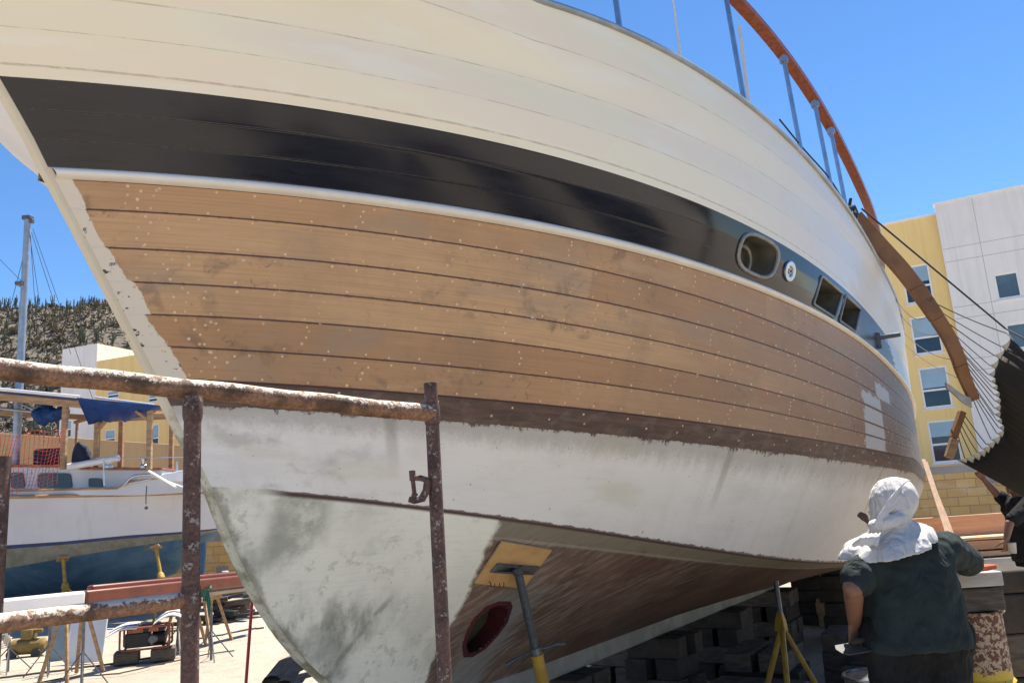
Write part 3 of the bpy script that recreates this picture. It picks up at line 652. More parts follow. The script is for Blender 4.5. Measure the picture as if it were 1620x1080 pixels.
# ------------------------------------------------------------------ hill with cacti
b = NB('dry_scrub_hillside'); v = b.obj(); n1 = b.noise(v, .06, 8, .7); n2 = b.noise(v, .5, 6, .7); vr = b.voro(v, .22)
c = b.mix(b.step(n2, .4, .62), (.20, .165, .125), (.135, .115, .085)); c = b.mix(b.step(n1, .5, .6), c, (.22, .18, .145)); c = b.mix(b.step(vr, .35, .2), c, (.19, .155, .125))
b.bump(n2, 1, 1.5); M['hill'] = b.fin(c, .95)
def hillz(x, y):
    t = max(0, min(1, (y-115)/190)); t = t*t*(3-2*t)
    r = at(40, 503, 305).z; fx = max(0, min(1, (-x-6)/60))
    return (r*t*fx*(1+.012*math.sin(x*.045+.8)+.008*math.sin(x*.13)) + 2.6*t*mnoise.noise(Vector((x*.02, y*.02, 0)))+2.2*t*mnoise.noise(Vector((x*.09, y*.09, 2)))) if t > 0 else 0
g = MB(); nx, ny = 120, 90; k = len(g.v)
g.pts([(-420+i*430/nx, 112+j*260/ny, hillz(-420+i*430/nx, 112+j*260/ny)-.3) for j in range(ny+1) for i in range(nx+1)])
for j in range(ny):
    for i in range(nx): a_ = k+j*(nx+1)+i; g.quad(a_, a_+1, a_+nx+2, a_+nx+1)
struct(g.build('hill', M['hill'], loc=(0, 0, 0)))
rs = random.Random(11)
def hillspot(px, t0, t1):
    # a place on the slope in the direction of a picture column
    y = 120+(300-120)*rs.uniform(t0, t1); d = ray(px, 520); x = d[0]/d[1]*y; return Vector((x, y, hillz(x, y)-.5))
M['cactus'] = gmat('grey_green_cactus', (.075, .085, .05), (.05, .06, .035), 2, .85, .3)
cp0 = None
CL = 'tall grey green column cactus standing on the dry hillside'
protos = []
for kk in range(4):
    f = MB(); h = 5.6; f.tube([(0, 0, -.6), (0, 0, h*.3), (.03, 0, h*.8), (.03, 0, h*.97), (.03, 0, h)], [.24, .27, .25, .18, .03], 8)
    for q in range(kk+1):
        a0 = kk*1.3+q*2.1; r0 = .55+.2*q; z0_ = h*(.25+.12*q); hh = h*(.45+.12*((q+kk) % 3))
        f.tube([(.1*math.cos(a0), .1*math.sin(a0), z0_), (r0*.8*math.cos(a0), r0*.8*math.sin(a0), z0_+.15), (r0*math.cos(a0), r0*math.sin(a0), z0_+.5), (r0*math.cos(a0), r0*math.sin(a0), z0_+hh*.9), (r0*math.cos(a0), r0*math.sin(a0), z0_+hh)], [.16, .18, .19, .17, .03], 7)
    o = f.build('cactus', M['cactus'], loc=(0, 0, 0)); protos.append(tag(o, CL, 'cactus', 'cacti on the hillside'))
for i in range(210):
    p = hillspot(rs.uniform(-12, 252), *((.86, 1.02) if i % 7 < 2 else (.25, .95))); o = protos[i] if i < 4 else protos[i % 4].copy()
    if i >= 4: COL.objects.link(o)
    o.location = p; o.rotation_euler = (0, 0, rs.uniform(0, 6)); s = rs.uniform(.4, .95); o.scale = (s*.75, s*.75, s)
# scrub and rocks: uncountable
def clumps(name, mat, num, size, t0, t1, leaf):
    f = MB()
    for i in range(num):
        p = hillspot(rs.uniform(-20, 260), t0, t1)+Vector((0, 0, .5)); s = size*rs.uniform(.5, 1.5)
        if leaf:
            for q in range(9):
                d = Vector((rs.gauss(0, 1), rs.gauss(0, 1), abs(rs.gauss(0, .8)))).normalized(); x, y = perp(d); w = s*.16; e = p+d*s
                k = f.pts([p+x*w*.4, e+x*w, e-x*w, p-x*w*.4]); f.quad(k, k+1, k+2, k+3)
        else:
            M3 = Matrix.Rotation(rs.uniform(0, 6), 3, 'Z') @ Matrix.Rotation(rs.uniform(-.5, .5), 3, 'X'); f.box(p, (s*rs.uniform(.7, 1.6), s, s*rs.uniform(.6, 1.2)), M=M3)
    return tag(f.build(name, mat, loc=(0, 0, 0), smooth=False), kind='stuff')
o = clumps('scrub', gmat('dry_scrub', (.19, .165, .12), (.14, .125, .09), .3, .95, 0), 2200, 1.25, .05, 1.0, True); tag(o, 'dry grey brown scrub covering the hillside', 'scrub')
o = clumps('rocks', gmat('pinkish_hill_rock', (.27, .22, .185), (.21, .17, .14), .5, .9, .2), 300, 1.1, .15, .55, False); tag(o, 'pinkish boulders strewn over the hillside', 'rocks')  # pinkish tone of the rock itself

# ------------------------------------------------------------------ buildings
def stucco(name, c1, c2):
    b = NB(name); v = b.obj(); n = b.noise(v, .35, 6, .6); n2 = b.noise(v, 12, 5); x = b.sep(v)
    c = b.mix(b.step(n, .35, .7), c1, c2); st = b.noise(b.comb(b.mul(x[0], 2.5), b.mul(x[1], 2.5), b.mul(x[2], .12)), 1.2, 5, .6); c = b.mix(b.mul(b.step(st, .46, .72), .34), c, tuple(q*.72 for q in c2))
    b.bump(n2, .25, .02); return b.fin(c, .9)
M['grey_st'] = stucco('grey_stucco', (.78, .765, .74), (.72, .70, .68)); M['yel_st'] = stucco('yellow_stucco', (.86, .63, .27), (.80, .58, .24))
M['tan_st'] = stucco('tan_stucco', (.46, .30, .15), (.40, .26, .13)); M['wallcap'] = stucco('bare_cement', (.30, .29, .28), (.22, .21, .20))
def facade(name, mat, O, w, nrm, u0, u1, z0, z1, depth, opens, parent):
    O = Vector(O); w = Vector(w); nrm = Vector(nrm)
    P = lambda u, z, d=0: O+w*u-nrm*d+Vector((0, 0, z-O.z))
    us = sorted({u0, u1}|{q for o in opens for q in (o[0], o[1])}); zs = sorted({z0, z1}|{q for o in opens for q in (o[2], o[3])})
    f = MB()
    for i in range(len(us)-1):
        for j in range(len(zs)-1):
            cu = (us[i]+us[i+1])/2; cz = (zs[j]+zs[j+1])/2
            if any(o[0] < cu < o[1] and o[2] < cz < o[3] for o in opens): continue
            k = f.pts([P(us[i], zs[j]), P(us[i+1], zs[j]), P(us[i+1], zs[j+1]), P(us[i], zs[j+1])]); f.quad(k, k+1, k+2, k+3)
    for a_, b_, c_, d_ in opens:
        L = [(a_, c_), (b_, c_), (b_, d_), (a_, d_)]
        for i in range(4):
            k = f.pts([P(*L[i]), P(*L[(i+1) % 4]), P(*L[(i+1) % 4], .18), P(*L[i], .18)]); f.quad(k, k+1, k+2, k+3)
    B = [(u0, z0), (u1, z0), (u1, z1), (u0, z1)]
    for i in range(4):
        k = f.pts([P(*B[i]), P(*B[(i+1) % 4]), P(*B[(i+1) % 4], depth), P(*B[i], depth)]); f.quad(k, k+1, k+2, k+3)
    k = f.pts([P(*q, depth) for q in B]); f.quad(k, k+1, k+2, k+3)
    o = f.build(name, mat, parent, smooth=False)
    return P
def window(P, o, parent, split=.42, t=.11, kind=0, blindz=None):
    a_, b_, c_, d_ = o; f = MB()
    def bar(ua, ub, za, zb): f.hexa([P(ua, za, .03), P(ub, za, .03), P(ub, za, .13), P(ua, za, .13), P(ua, zb, .03), P(ub, zb, .03), P(ub, zb, .13), P(ua, zb, .13)])
    bar(a_, b_, c_, c_+t); bar(a_, b_, d_-t*.8, d_); bar(a_, a_+t*.8, c_+t, d_-t*.8); bar(b_-t*.8, b_, c_+t, d_-t*.8)
    zm = c_+(d_-c_)*split
    if kind == 0: bar(a_+t*.8, b_-t*.8, zm-.05, zm+.05)
    fo = f.build('window', M['winframe'], parent, smooth=False)
    g = MB(); g.hexa([P(a_-.08, c_-.07, -.07), P(b_+.08, c_-.07, -.07), P(b_+.08, c_-.07, .17), P(a_-.08, c_-.07, .17), P(a_-.08, c_-.002, -.05), P(b_+.08, c_-.002, -.05), P(b_+.08, c_-.002, .17), P(a_-.08, c_-.002, .17)]); g.build('sill', M['winframe'], None, loc=parent.location, smooth=False).parent = fo
    def pane(nm, za, zb, m, dd): g = MB(); k = g.pts([P(a_, za, dd), P(b_, za, dd), P(b_, zb, dd), P(a_, zb, dd)]); g.quad(k, k+1, k+2, k+3); g.build(nm, m, None, loc=fo.matrix_world.translation if False else parent.location, smooth=False).parent = fo
    if kind == 0:
        pane('pane', c_, zm, M['glassdark'], .10)
        bz = blindz if blindz else zm+.10
        pane('blind', bz, d_, M['blind'], .095); pane('pane', zm, bz, M['glassdark'], .10)
    else: pane('pane', c_, d_, M['grglass'], .10)
    for ch in fo.children: ch.location = (0, 0, 0)
    return fo
# right block
wR = Vector((math.cos(R_(-28)), math.sin(R_(-28)), 0)); nR = Vector((wR.y, -wR.x, 0)); OR = at(1500, 740, 42)
def uz(x, y, O, w): p = onpl(x, y, O, w); return (p-Vector(O)).dot(w), p.z
br_ = thing('apartment_building', 'tall yellow and grey apartment block rising behind the yacht at right', 'building', (OR.x, OR.y, 0))
uy0 = uz(1340, 420, OR, wR)[0]-6; um = uz(1513, 520, OR, wR)[0]; ug = uz(1605, 370, OR, wR)[0]
wins = []
for (xa, ya), (xb, yb) in (((1425, 420), (1463, 482)), ((1434, 500), (1482, 562)), ((1451, 580), (1498, 647)), ((1467, 664), (1519, 733))):
    c0 = uz((xa+xb)/2, ya, OR, wR); c1 = uz((xa+xb)/2, yb, OR, wR); wins.append((c0[0], c0[1], c1[1]))
uc = sum(q[0] for q in wins)/4; hw = .66
zt_y = 15.32; zt_g = 15.62
op = [(uc-hw, uc+hw, q[2]+.03, q[1]) for q in wins]
opg = []
ga = uz(1571, 437, OR, wR); gb = uz(1617, 471, OR, wR); opg.append((ga[0], gb[0], gb[1], ga[1])); gc = uz(1590, 515, OR, wR)
opg.append((gc[0], gc[0]+1.9, gc[1]-1.3, gc[1]))
PY = facade('yellow_wall', M['yel_st'], OR, wR, nR, uy0, um, -1, zt_y, 9, op, br_)
PG = facade('grey_wall', M['grey_st'], OR+nR*.35, wR, nR, um+.002, ug+.9, -1, zt_g+.15, 9, opg, br_)
for i, o in enumerate(op): window(PY, o, br_, .44, blindz=o[2]+(o[3]-o[2])*(.56 if i == 0 else .47 if i < 2 else .5 if i == 2 else .62))
for o in opg: window(PG, o, br_, kind=1, t=.10)
f = MB()
for z in (13.3, 12.6, 10.2, 9.6, 7.5, 6.9): f.hexa([PG(um+.05, z, -.004), PG(ug+.85, z, -.004), PG(ug+.85, z, .05), PG(um+.05, z, .05), PG(um+.05, z+.035, -.004), PG(ug+.85, z+.035, -.004), PG(ug+.85, z+.035, .05), PG(um+.05, z+.035, .05)])
uu = um+(ug-um)*.52; f.hexa([PG(uu, 5, -.003), PG(uu+.035, 5, -.003), PG(uu+.035, 5, .05), PG(uu, 5, .05), PG(uu, zt_g+.1, -.003), PG(uu+.035, zt_g+.1, -.003), PG(uu+.035, zt_g+.1, .05), PG(uu, zt_g+.1, .05)])
f.build('panel_joint', gmat('panel_joint_sealant', (.50, .49, .475), (.46, .45, .43), 2, .9, 0), br_, smooth=False)
f = MB(); f.hexa([PY(uy0-.05, zt_y, -.06), PY(um-.003, zt_y, -.06), PY(um-.003, zt_y, .4), PY(uy0-.05, zt_y, .4), PY(uy0-.05, zt_y+.12, -.06), PY(um-.003, zt_y+.12, -.06), PY(um-.003, zt_y+.12, .4), PY(uy0-.05, zt_y+.12, .4)])
f.hexa([PG(um-.05, zt_g+.152, -.06), PG(ug+.95, zt_g+.152, -.06), PG(ug+.95, zt_g+.152, .4), PG(um-.05, zt_g+.152, .4), PG(um-.05, zt_g+.24, -.06), PG(ug+.95, zt_g+.24, -.06), PG(ug+.95, zt_g+.24, .4), PG(um-.05, zt_g+.24, .4)])
f.build('coping', M['winframe'], br_, smooth=False)
# left block
wL = Vector((math.cos(R_(-20)), math.sin(R_(-20)), 0)); nL = Vector((wL.y, -wL.x, 0)); OL = at(150, 700, 60)
bl = thing('apartment_building', 'low yellow and grey apartment block behind the bow under the cactus hill', 'building', (OL.x, OL.y, 0))
g0 = uz(96, 620, OL, wL)[0]; g1 = uz(152, 600, OL, wL)[0]; y1 = uz(420, 600, OL, wL)[0]
zy = uz(190, 565, OL, wL)[1]; zg = uz(120, 551, OL, wL)[1]+.1
opl = []
for (xa, ya), (xb, yb) in (((165, 679), (182, 706)), ((231, 671), (251, 713)), ((169, 617), (188, 630)), ((234, 622), (252, 636))):
    p = uz(xa, (ya+yb)/2, OL, wL)[0]; q = uz(xb, (ya+yb)/2, OL, wL)[0]; opl.append((p, q, uz((xa+xb)/2, yb, OL, wL)[1], uz((xa+xb)/2, ya, OL, wL)[1]))
opl.append((uz(102, 650, OL, wL)[0], uz(114, 650, OL, wL)[0], uz(108, 692, OL, wL)[1], uz(108, 664, OL, wL)[1]))
PL = facade('yellow_wall', M['yel_st'], OL, wL, nL, g1+.002, y1, -1, zy, 12, opl[:4], bl)
PH = facade('grey_wall', M['grey_st'], OL, wL, nL, g0, g1, -1, zg, 7, opl[4:], bl)
for o in opl[:4]: window(PL, o, bl, .48, t=.10)
window(PH, opl[4], bl, .48, t=.10)
# low tan wall in front of it
OT = at(150, 703, 46); wT = Vector((math.cos(R_(-34)), math.sin(R_(-34)), 0)); nT = Vector((wT.y, -wT.x, 0))
ta = uz(-60, 681, OT, wT); tb = uz(300, 719, OT, wT)
f = MB(); p = lambda u, z, d: OT+wT*u-nT*d+Vector((0, 0, z-OT.z))
f.hexa([p(ta[0], -1, 0), p(tb[0]+6, -1, 0), p(tb[0]+6, -1, .3), p(ta[0], -1, .3)]+[p(ta[0], ta[1], 0), p(tb[0]+6, tb[1]-.4, 0), p(tb[0]+6, tb[1]-.4, .3), p(ta[0], ta[1], .3)])
tag(f.build('boundary_wall', M['tan_st'], smooth=False), 'plain tan boundary wall below the yellow windows at left', 'wall')
# concrete block walls
def blockmat(name, bw, bh):
    b = NB(name); v = b.obj(); x = b.sep(v)
    n = b.t.nodes.new('ShaderNodeTexBrick'); b.link(b.comb(x[0], x[2]), n.inputs['Vector']); n.inputs['Scale'].default_value = 1
    n.inputs['Brick Width'].default_value = bw; n.inputs['Row Height'].default_value = bh; n.inputs['Mortar Size'].default_value = .009; n.inputs['Mortar Smooth'].default_value = .3; n.inputs['Bias'].default_value = -.1
    for k_, c_ in (('Color1', (.50, .34, .135)), ('Color2', (.40, .26, .11)), ('Mortar', (.27, .20, .125))): n.inputs[k_].default_value = (*c_, 1)
    nn = b.noise(v, 2.5, 6, .65); c = b.mix(b.mul(b.step(nn, .48, .72), .45), n.outputs[0], (.55, .46, .32))
    b.bump(b.add(b.mul(n.outputs['Fac'], -1), b.mul(b.noise(v, 30, 4), .3)), .7, .02); return b.fin(c, .92)
M['block'] = blockmat('yellow_block_masonry', .42, .205)
def blockwall(label, x0, x1, Y0, Y1, z1, slots):
    # built along local x so that the courses run level
    r = thing('block_wall', label, 'wall', (x0, Y0, 0)); L = math.hypot(x1-x0, Y1-Y0); r.rotation_euler = (0, 0, math.atan2(Y1-Y0, x1-x0))
    f = MB(); f.box((L/2, 0, z1/2-.2), (L, .2, z1+.4)); o = f.build('wall', M['block'], None, loc=(0, 0, 0), smooth=False); o.parent = r
    f = MB(); f.box((L/2, 0, z1+.09), (L, .22, .18)); o = f.build('coping', M['wallcap'], None, loc=(0, 0, 0), smooth=False); o.parent = r
    for u, z in slots:       # pierced ornamental blocks
        f = MB()
        for i in range(3):
            for j in range(2):
                cx, cz = u+(i-1)*.14, z+(j-.5)*.10
                f.tube([(cx+.055*math.cos(t), -.108, cz+.045*math.sin(t)) for t in [q*math.pi/5 for q in range(10)]], .014, 6, closed=True)
        f.box((u, -.098, z), (.44, .008, .21)); o = f.build('pierced_block', M['wallcap'], None, loc=(0, 0, 0)); o.parent = r
    return r
pa = at(1360, 740, 21); pb = at(1680, 728, 18.5)
blockwall('yellow block wall with cement coping behind the timber stack', pa.x, pb.x, pa.y, pb.y, 1.78, [(3.0, 1.60), (3.3, .75), (6.9, .95)])
pa = at(120, 850, 25); pb = at(520, 846, 20.5)
blockwall('yellow block wall behind the blue bottomed sailboat', pa.x, pb.x, pa.y, pb.y, 1.36, [(4.6, .95), (3.1, .55), (6.2, .62)])
# ------------------------------------------------------------------ sailboat at left
YB = 17.0
sb = thing('sailboat', 'white sailboat with weathered blue bottom standing behind the scaffold', 'boat', at(150, 960, 18.2)); sb.location.z = 0
M['wtop'] = None
b = NB('chalky_white_topsides'); v = b.obj(); x = b.sep(v)
n = b.noise(v, .8, 5, .6); s_ = b.noise(b.comb(b.mul(x[0], 5), b.mul(x[1], 5), b.mul(x[2], .35)), 1, 5, .6)
c = b.mix(b.step(n, .4, .7), (.56, .555, .57), (.49, .485, .50)); c = b.mix(b.mul(b.step(s_, .56, .75), .4), c, (.40, .38, .36)); M['wtop'] = b.fin(c, .38)
b = NB('scoured_blue_antifoul'); v = b.obj(); n = b.noise(v, .9, 7, .65, .4); n2 = b.noise(v, 6, 6, .7)
c = b.mix(b.step(n, .35, .62), (.035, .10, .19), (.085, .17, .26)); c = b.mix(b.mul(b.step(n2, .55, .72), .6), c, (.16, .20, .20)); c = b.mix(b.step(b.noise(v, 1.3, 5, .6), .62, .66), c, (.17, .16, .115)); M['blueb'] = b.fin(c, .8)
M['scum'] = gmat('scraped_waterline', (.24, .23, .18), (.17, .16, .12), 4, .9, .5, dirt=((.30, .29, .25), 12, .58))
M['bootblue'] = gmat('dark_blue_boot_stripe', (.025, .045, .14), (.02, .035, .10), 4, .5, .05)
#           px,  sheer, stripe top, stripe bot, scum bot, mid, keel, depth shift of the turn
STN = [(-420, 815, 905, 911, 955, 985, 1010), (-250, 800, 888, 893, 930, 965, 995), (-110, 791, 873, 878, 911, 945, 975), (10, 787, 862, 868, 898, 930, 957), (100, 785, 856, 861, 882, 913, 945), (190, 782.5, 847, 852, 866, 895, 932), (245, 780, 843.5, 847, 857, 878, 912), (275, 778, 841, 844.5, 853, 862, 872), (300, 777, 838.5, 841, 845, 850, 856), (330, 776, 835, 836, 837, 838, 839), (347, 775, 812, 813, 814, 815, 816)]
def stsec(row, far=False):
    px = row[0]; k = max(0, min(1, (350-px)/260.)); k = k**.6
    dep = [-.15, .02, .05, .20, .75, 1.35]; L = []
    for i in range(6):
        Y = YB+1.6-(1.6-dep[i])*k
        P = at(px, row[1+i], YB+dep[i]*.35); P = Vector((P.x, Y, P.z)); 
        if far: P.y = 2*(YB+1.6)-P.y
        L.append(P)
    return L
SS_ = [stsec(r) for r in STN]; SF = [stsec(r, True) for r in STN]
for i, (nm, m) in enumerate((('topside', M['wtop']), ('boot_stripe', M['bootblue']), ('waterline_band', M['scum']))):
    f = MB(); f.loft([[S[i], S[i].lerp(S[i+1], .5), S[i+1]] for S in SS_], cap=False, closed=False); f.loft([[S[i+1], S[i]] for S in SF], cap=False, closed=False)
    if i == 0: k = f.pts([SS_[-1][0], SS_[-1][1], SF[-1][1], SF[-1][0]]); f.quad(k, k+1, k+2, k+3)
    f.build(nm, m, sb, ang=60)
f = MB(); f.loft([[S[3], S[4], S[5], T[5], T[4], T[3]] for S, T in zip(SS_, SF)], cap=True, closed=False); f.build('bottom', M['blueb'], sb, ang=60)
f = MB(); f.loft([[S[0]-Vector((0, 0, .02)), T[0]-Vector((0, 0, .02))] for S, T in zip(SS_, SF)], cap=False, closed=False); f.build('deck', M['white'], sb)
f = MB(); f.tube([S[0]+Vector((0, -.02, .01)) for S in SS_], .035, 8); f.build('toe_rail', M['wood'], sb)
# bulwark step and cabin
def pl(poly, Y, th, name, mat, par, bev=.01): f = MB(); f.prism([at(x, y, Y) for x, y in poly], (0, th, 0)); return f.build(name, mat, par, bevel=bev)
pl([(17, 783), (17, 777), (185, 773), (206, 761), (300, 752), (345, 748), (345, 775), (225, 783)], 16.95, .06, 'bulwark', M['wtop'], sb)
f = MB(); f.tube([at(x, y, 16.95) for x, y in ((17, 776), (185, 772), (206, 760), (300, 751), (345, 747))], .022, 8); f.build('bulwark_rail', M['wood'], sb)
cw = [(-330, 765), (-330, 738), (17, 736), (120, 737), (130, 740), (255, 741), (255, 770), (185, 775)]
pl([(-330, 800), (-330, 738), (17, 737), (120, 738), (130, 741), (255, 742), (262, 775), (17, 790)], 17.5, 2.2, 'cabin', M['wtop'], sb, .03)
pl([(-330, 738.5), (-330, 734), (17, 734), (120, 734.5), (130, 738), (256, 739), (256, 742.5), (130, 741.5), (118, 738), (17, 737.5)], 17.44, 2.3, 'cabin_trim', M['varnish'], sb)
for x0, y0, x1, y1 in ((17, 747, 39, 772), (59, 748, 114, 772), (140, 756, 163, 770), (-60, 747, -20, 772)):
    f = MB(); f.prism([at(x, y, 17.47) for x, y in rrect([(x0, y0), (x1-3, y0), (x1, y1), (x0, y1)], 4, .16)], (0, .05, 0)); f.build('cabin_window', M['glassdark'], sb)
f = MB(); mt = at(44, 347, 17.9); mbz = at(24, 742, 17.9); f.tube([(mbz.x, 17.9, mbz.z-.1), ((mt.x+mbz.x)/2, 17.9, (mt.z+mbz.z)/2), (mt.x, 17.9, mt.z)], [.085, .08, .07], 14); f.build('mast', M['alu'], sb)
f = MB(); f.box((mt.x, 17.9, mt.z+.03), (.2, .16, .10)); f.box((mt.x+.1, 17.9, mt.z-.05), (.06, .1, .1)); f.build('masthead_fitting', M['greysteel'], sb, bevel=.01)
for q in (((50, 368), (112, 560)), ((48, 372), (70, 700)), ((46, 372), (-40, 700)), ((38, 449), (-60, 350)), ((52, 362), (150, 640)), ((44, 352), (95, 700))):
    f = MB(); f.tube([at(*q[0], 17.88), at(*q[1], 17.6)], .006, 5); f.build('stay', M['darkrope'], sb)
f = MB(); f.box(at(33, 449, 17.85), (.16, .2, .08)); f.build('spreader_clamp', M['greysteel'], sb)
for px in (172, 228):
    c_ = at(px, 740, 17.3); f = MB(); L = []
    for r, h in ((.085, 0), (.085, .05), (.055, .08), (.055, .13), (.075, .16), (.075, .19), (.04, .20)): L.append([c_+Vector((r*math.cos(i*math.pi/8), r*math.sin(i*math.pi/8), h)) for i in range(16)])
    f.loft(L); f.build('winch', M['steel'], sb)
f = MB(); f.tube([at(108, 738, 17.3), at(150, 731, 17.3), at(188, 724, 17.3)], .07, 12); f.build('boom', M['white'], sb)
for px, y in ((165, 738), (281, 742)):
    f = MB(); f.tube([at(px, y+30, 17.0), at(px-1, y-12, 17.0)], .018, 8); f.build('stanchion', M['steel'], sb)
f = MB(); f.tube([at(150, 724, 17.0), at(230, 723.5, 17.0), at(330, 722, 17.0)], .008, 6); f.build('lifeline', M['steel'], sb)
# white gear on the after deck
f = MB(); f.tube([at(195, 768, 16.9), at(205, 757, 16.9), at(214, 752, 16.9), at(240, 750, 16.9)], .028, 8); f.tube([at(205, 764, 16.9), at(240, 757, 16.9)], .02, 8); f.build('stern_pulpit', M['steel'], sb)
for (xa, ya, xb, yb, r, nm) in ((236, 745, 278, 770, .045, 'oar'), (240, 752, 292, 771, .03, 'oar')):
    f = MB(); f.tube([at(xa, ya, 16.8), at(xb, yb, 16.6)], r, 8, flat=.5); f.build('deck_plank', M['white'], sb)
f = MB(); f.loft([[at(x, y, 16.9+dy) for x, y, dy in ((xx, y0, 0), (xx, y1, 0), (xx, y1, .7), (xx, y0, .7))] for xx, y0, y1 in ((252, 759, 753), (262, 762, 748), (300, 760, 742), (345, 757, 738))]); f.build('deck_locker', M['white'], sb, bevel=.03)
f = MB(); f.tube([at(232, 768, 16.75), at(231, 785, 16.75), at(231, 797, 16.75)], .012, 6); f.ell(at(231.5, 803, 16.75), (.035, .035, .035)); f.build('chain', M['greysteel'], sb)
# rudder
pl([(311, 845), (324, 840), (325, 870), (321, 920), (312, 924), (310, 890)], 18.5, .08, 'rudder', M['blueb'], sb, .02)

# orange safety net hung on the canopy
f = MB(); NW, NH = 17, 15
def netp(u, w): 
    x = -6+u*108+ -16*w*(1-u*.2); y = 690-12*u+(97-8*u)*w; return at(x, y, 16.3)+Vector((0, .05*math.sin(u*9+w*4), .03*math.sin(u*14)))
for i in range(NW+1): f.tube([netp(i/NW, j/20) for j in range(21)], .010, 4, flat=.4)
for j in range(NH+1): f.tube([netp(i/24, j/NH) for i in range(25)], .006, 4, flat=.5)
M['net'] = gmat('orange_safety_mesh', (.60, .10, .045), (.48, .07, .03), 5, .6, 0)
tag(f.build('safety_net', M['net']), 'orange mesh safety net draped over the sailboat cabin side', 'net')

# timber canopy with blue tarps over the sailboat
cn = thing('timber_canopy', 'rough timber canopy roofed with blue tarps standing over the sailboat', 'canopy', at(160, 740, 17.6))
for px, y0, y1, Y, r in ((104, 640, 742, 17.0, .10), (155, 650, 740, 17.6, .10), (193, 652, 740, 18.6, .10), (238, 640, 742, 17.2, .10), (272, 655, 742, 18.9, .09), (30, 650, 742, 19.2, .10), (122, 668, 720, 19.2, .05)):
    t = at(px, y0, Y); f = MB(); lo = at(px, y1, Y); f.beam((t.x, Y, lo.z), t, r, r, up=(0, 1, 0)); f.build('post', M['wood'], cn, bevel=.006)
for (xa, ya, Ya, xb, yb, Yb, h) in ((-60, 622, 16.9, 128, 640, 17.0, .14), (-60, 650, 18.6, 160, 661, 18.8, .12), (118, 668, 19.2, 158, 657, 19.0, .07), (150, 663, 17.6, 290, 657, 18.8, .14), (130, 640, 17.0, 262, 648, 17.3, .07), (258, 645, 17.3, 285, 660, 19.0, .09), (168, 665, 17.5, 155, 680, 17.6, .06), (215, 650, 17.2, 236, 665, 17.2, .06)):
    f = MB(); f.beam(at(xa, ya, Ya), at(xb, yb, Yb), .07, h); f.build('beam', M['wood'], cn, bevel=.005)
def sheet(name, P, mat, par, nu=14, nv=8, sag=.08):
    f = MB(); k = len(f.v); a_, b_, c_, d_ = [Vector(p) for p in P]
    f.pts([a_.lerp(b_, i/nu).lerp(d_.lerp(c_, i/nu), j/nv)-Vector((0, 0, sag*math.sin(math.pi*i/nu)*math.sin(math.pi*j/nv)*(1+.5*math.sin(i*1.7)))) for j in range(nv+1) for i in range(nu+1)])
    for j in range(nv):
        for i in range(nu): q = k+j*(nu+1)+i; f.quad(q, q+1, q+nu+2, q+nu+1)
    return f.build(name, mat, par, solid=.012)
sheet('tarp', [at(-70, 607, 16.8), at(128, 629, 16.9), at(150, 634, 20), at(-70, 625, 20)], M['bluetarp'], cn)
sheet('tarp', [at(122, 629, 16.75), at(258, 642, 16.9), at(238, 657, 18.2), at(140, 671, 17.5)], M['bluetarp'], cn, sag=.15)
f = MB(); f.tube([at(-70, 609, 16.7), at(126, 627.5, 16.8)], .035, 8); f.tube([at(150, 628, 16.9), at(244, 640, 17.05)], .02, 8); f.build('edge_pipe', M['white'], cn)
f = MB()
for i in range(7): f.ell(at(62+i*6, 655+5*math.sin(i*2), 17.4), (.16, .14, .15+.05*math.sin(i)))
f.build('tarp_bundle', M['bluetarp'], cn, remesh=.03, smiter=3, disp=[(.15, .1)])
f = MB(); f.tube([at(-60, 640, 17.6), at(60, 652, 17.6)], .03, 8); f.tube([at(35, 640, 17.5), at(70, 655, 17.5)], .02, 8); f.build('loose_pole', M['alu'], cn)
# covered gear on the cabin top
f = MB(); f.loft([[at(x, y, 17.6+d) for x, y, d in ((cx-w, y, 0), (cx+w, y, 0), (cx+w, y, .5), (cx-w, y, .5))] for cx, w, y in ((131, 20, 739), (130, 19, 725), (129, 15, 712), (127, 8, 702), (126, 3, 699))])
tag(f.build('covered_winch', M['navycloth'], subd=2, disp=[(.12, .08)]), 'peaked dark blue canvas cover on the sailboat cabin top', 'cover')
f = MB(); f.loft([[at(x, y, 17.7+d) for x, y, d in ((53, y, 0), (98, y-3, 0), (98, y-3, .6), (53, y, .6))] for y in (737, 711)])
tag(f.build('covered_locker', M['navycloth'], bevel=.05, disp=[(.2, .04)]), 'low box under dark canvas behind the orange netting', 'locker')

# ------------------------------------------------------------------ jack stands
def jackstand(label, top, base, mat, post=.025, spread=.36, legs=3, hz=.62, pad=True, pole=None, group=None, a0=.4, cone=True):
    top = Vector(top); base = Vector((base[0], base[1], 0)); r = thing('jack_stand', label, 'stand', base, group)
    hub = base.lerp(top, hz); pole = pole or mat
    f = MB(); f.tube([base+(hub-base)*.25, hub, top], post, 10); f.build('screw_post', pole, r)
    f = MB()
    if cone: f.tube([hub-(top-base).normalized()*.10, hub, hub+(top-base).normalized()*.03], [post*2.3, post*1.9, post*1.2], 10)
    else: f.tube([hub-(top-base).normalized()*.06, hub], post*1.5, 10)
    f.build('collar', mat, r)
    for i in range(legs):
        a_ = a0+i*2*math.pi/legs; f = MB(); f.tube([hub-(top-base).normalized()*.05+Vector((math.cos(a_), math.sin(a_), 0))*.02, base+Vector((math.cos(a_)*spread, math.sin(a_)*spread, 0))], post*.75, 8); f.build('leg', mat, r)
    if pad: d = (top-base).normalized(); f = MB(); x, y = perp(d); f.hexa([top+x*sx*.11+y*sy*.09+d*h for h in (-.01, .03) for sx, sy in ((-1, -1), (1, -1), (1, 1), (-1, 1))]); f.build('pad', M['wood'], r, bevel=.004)
    return r
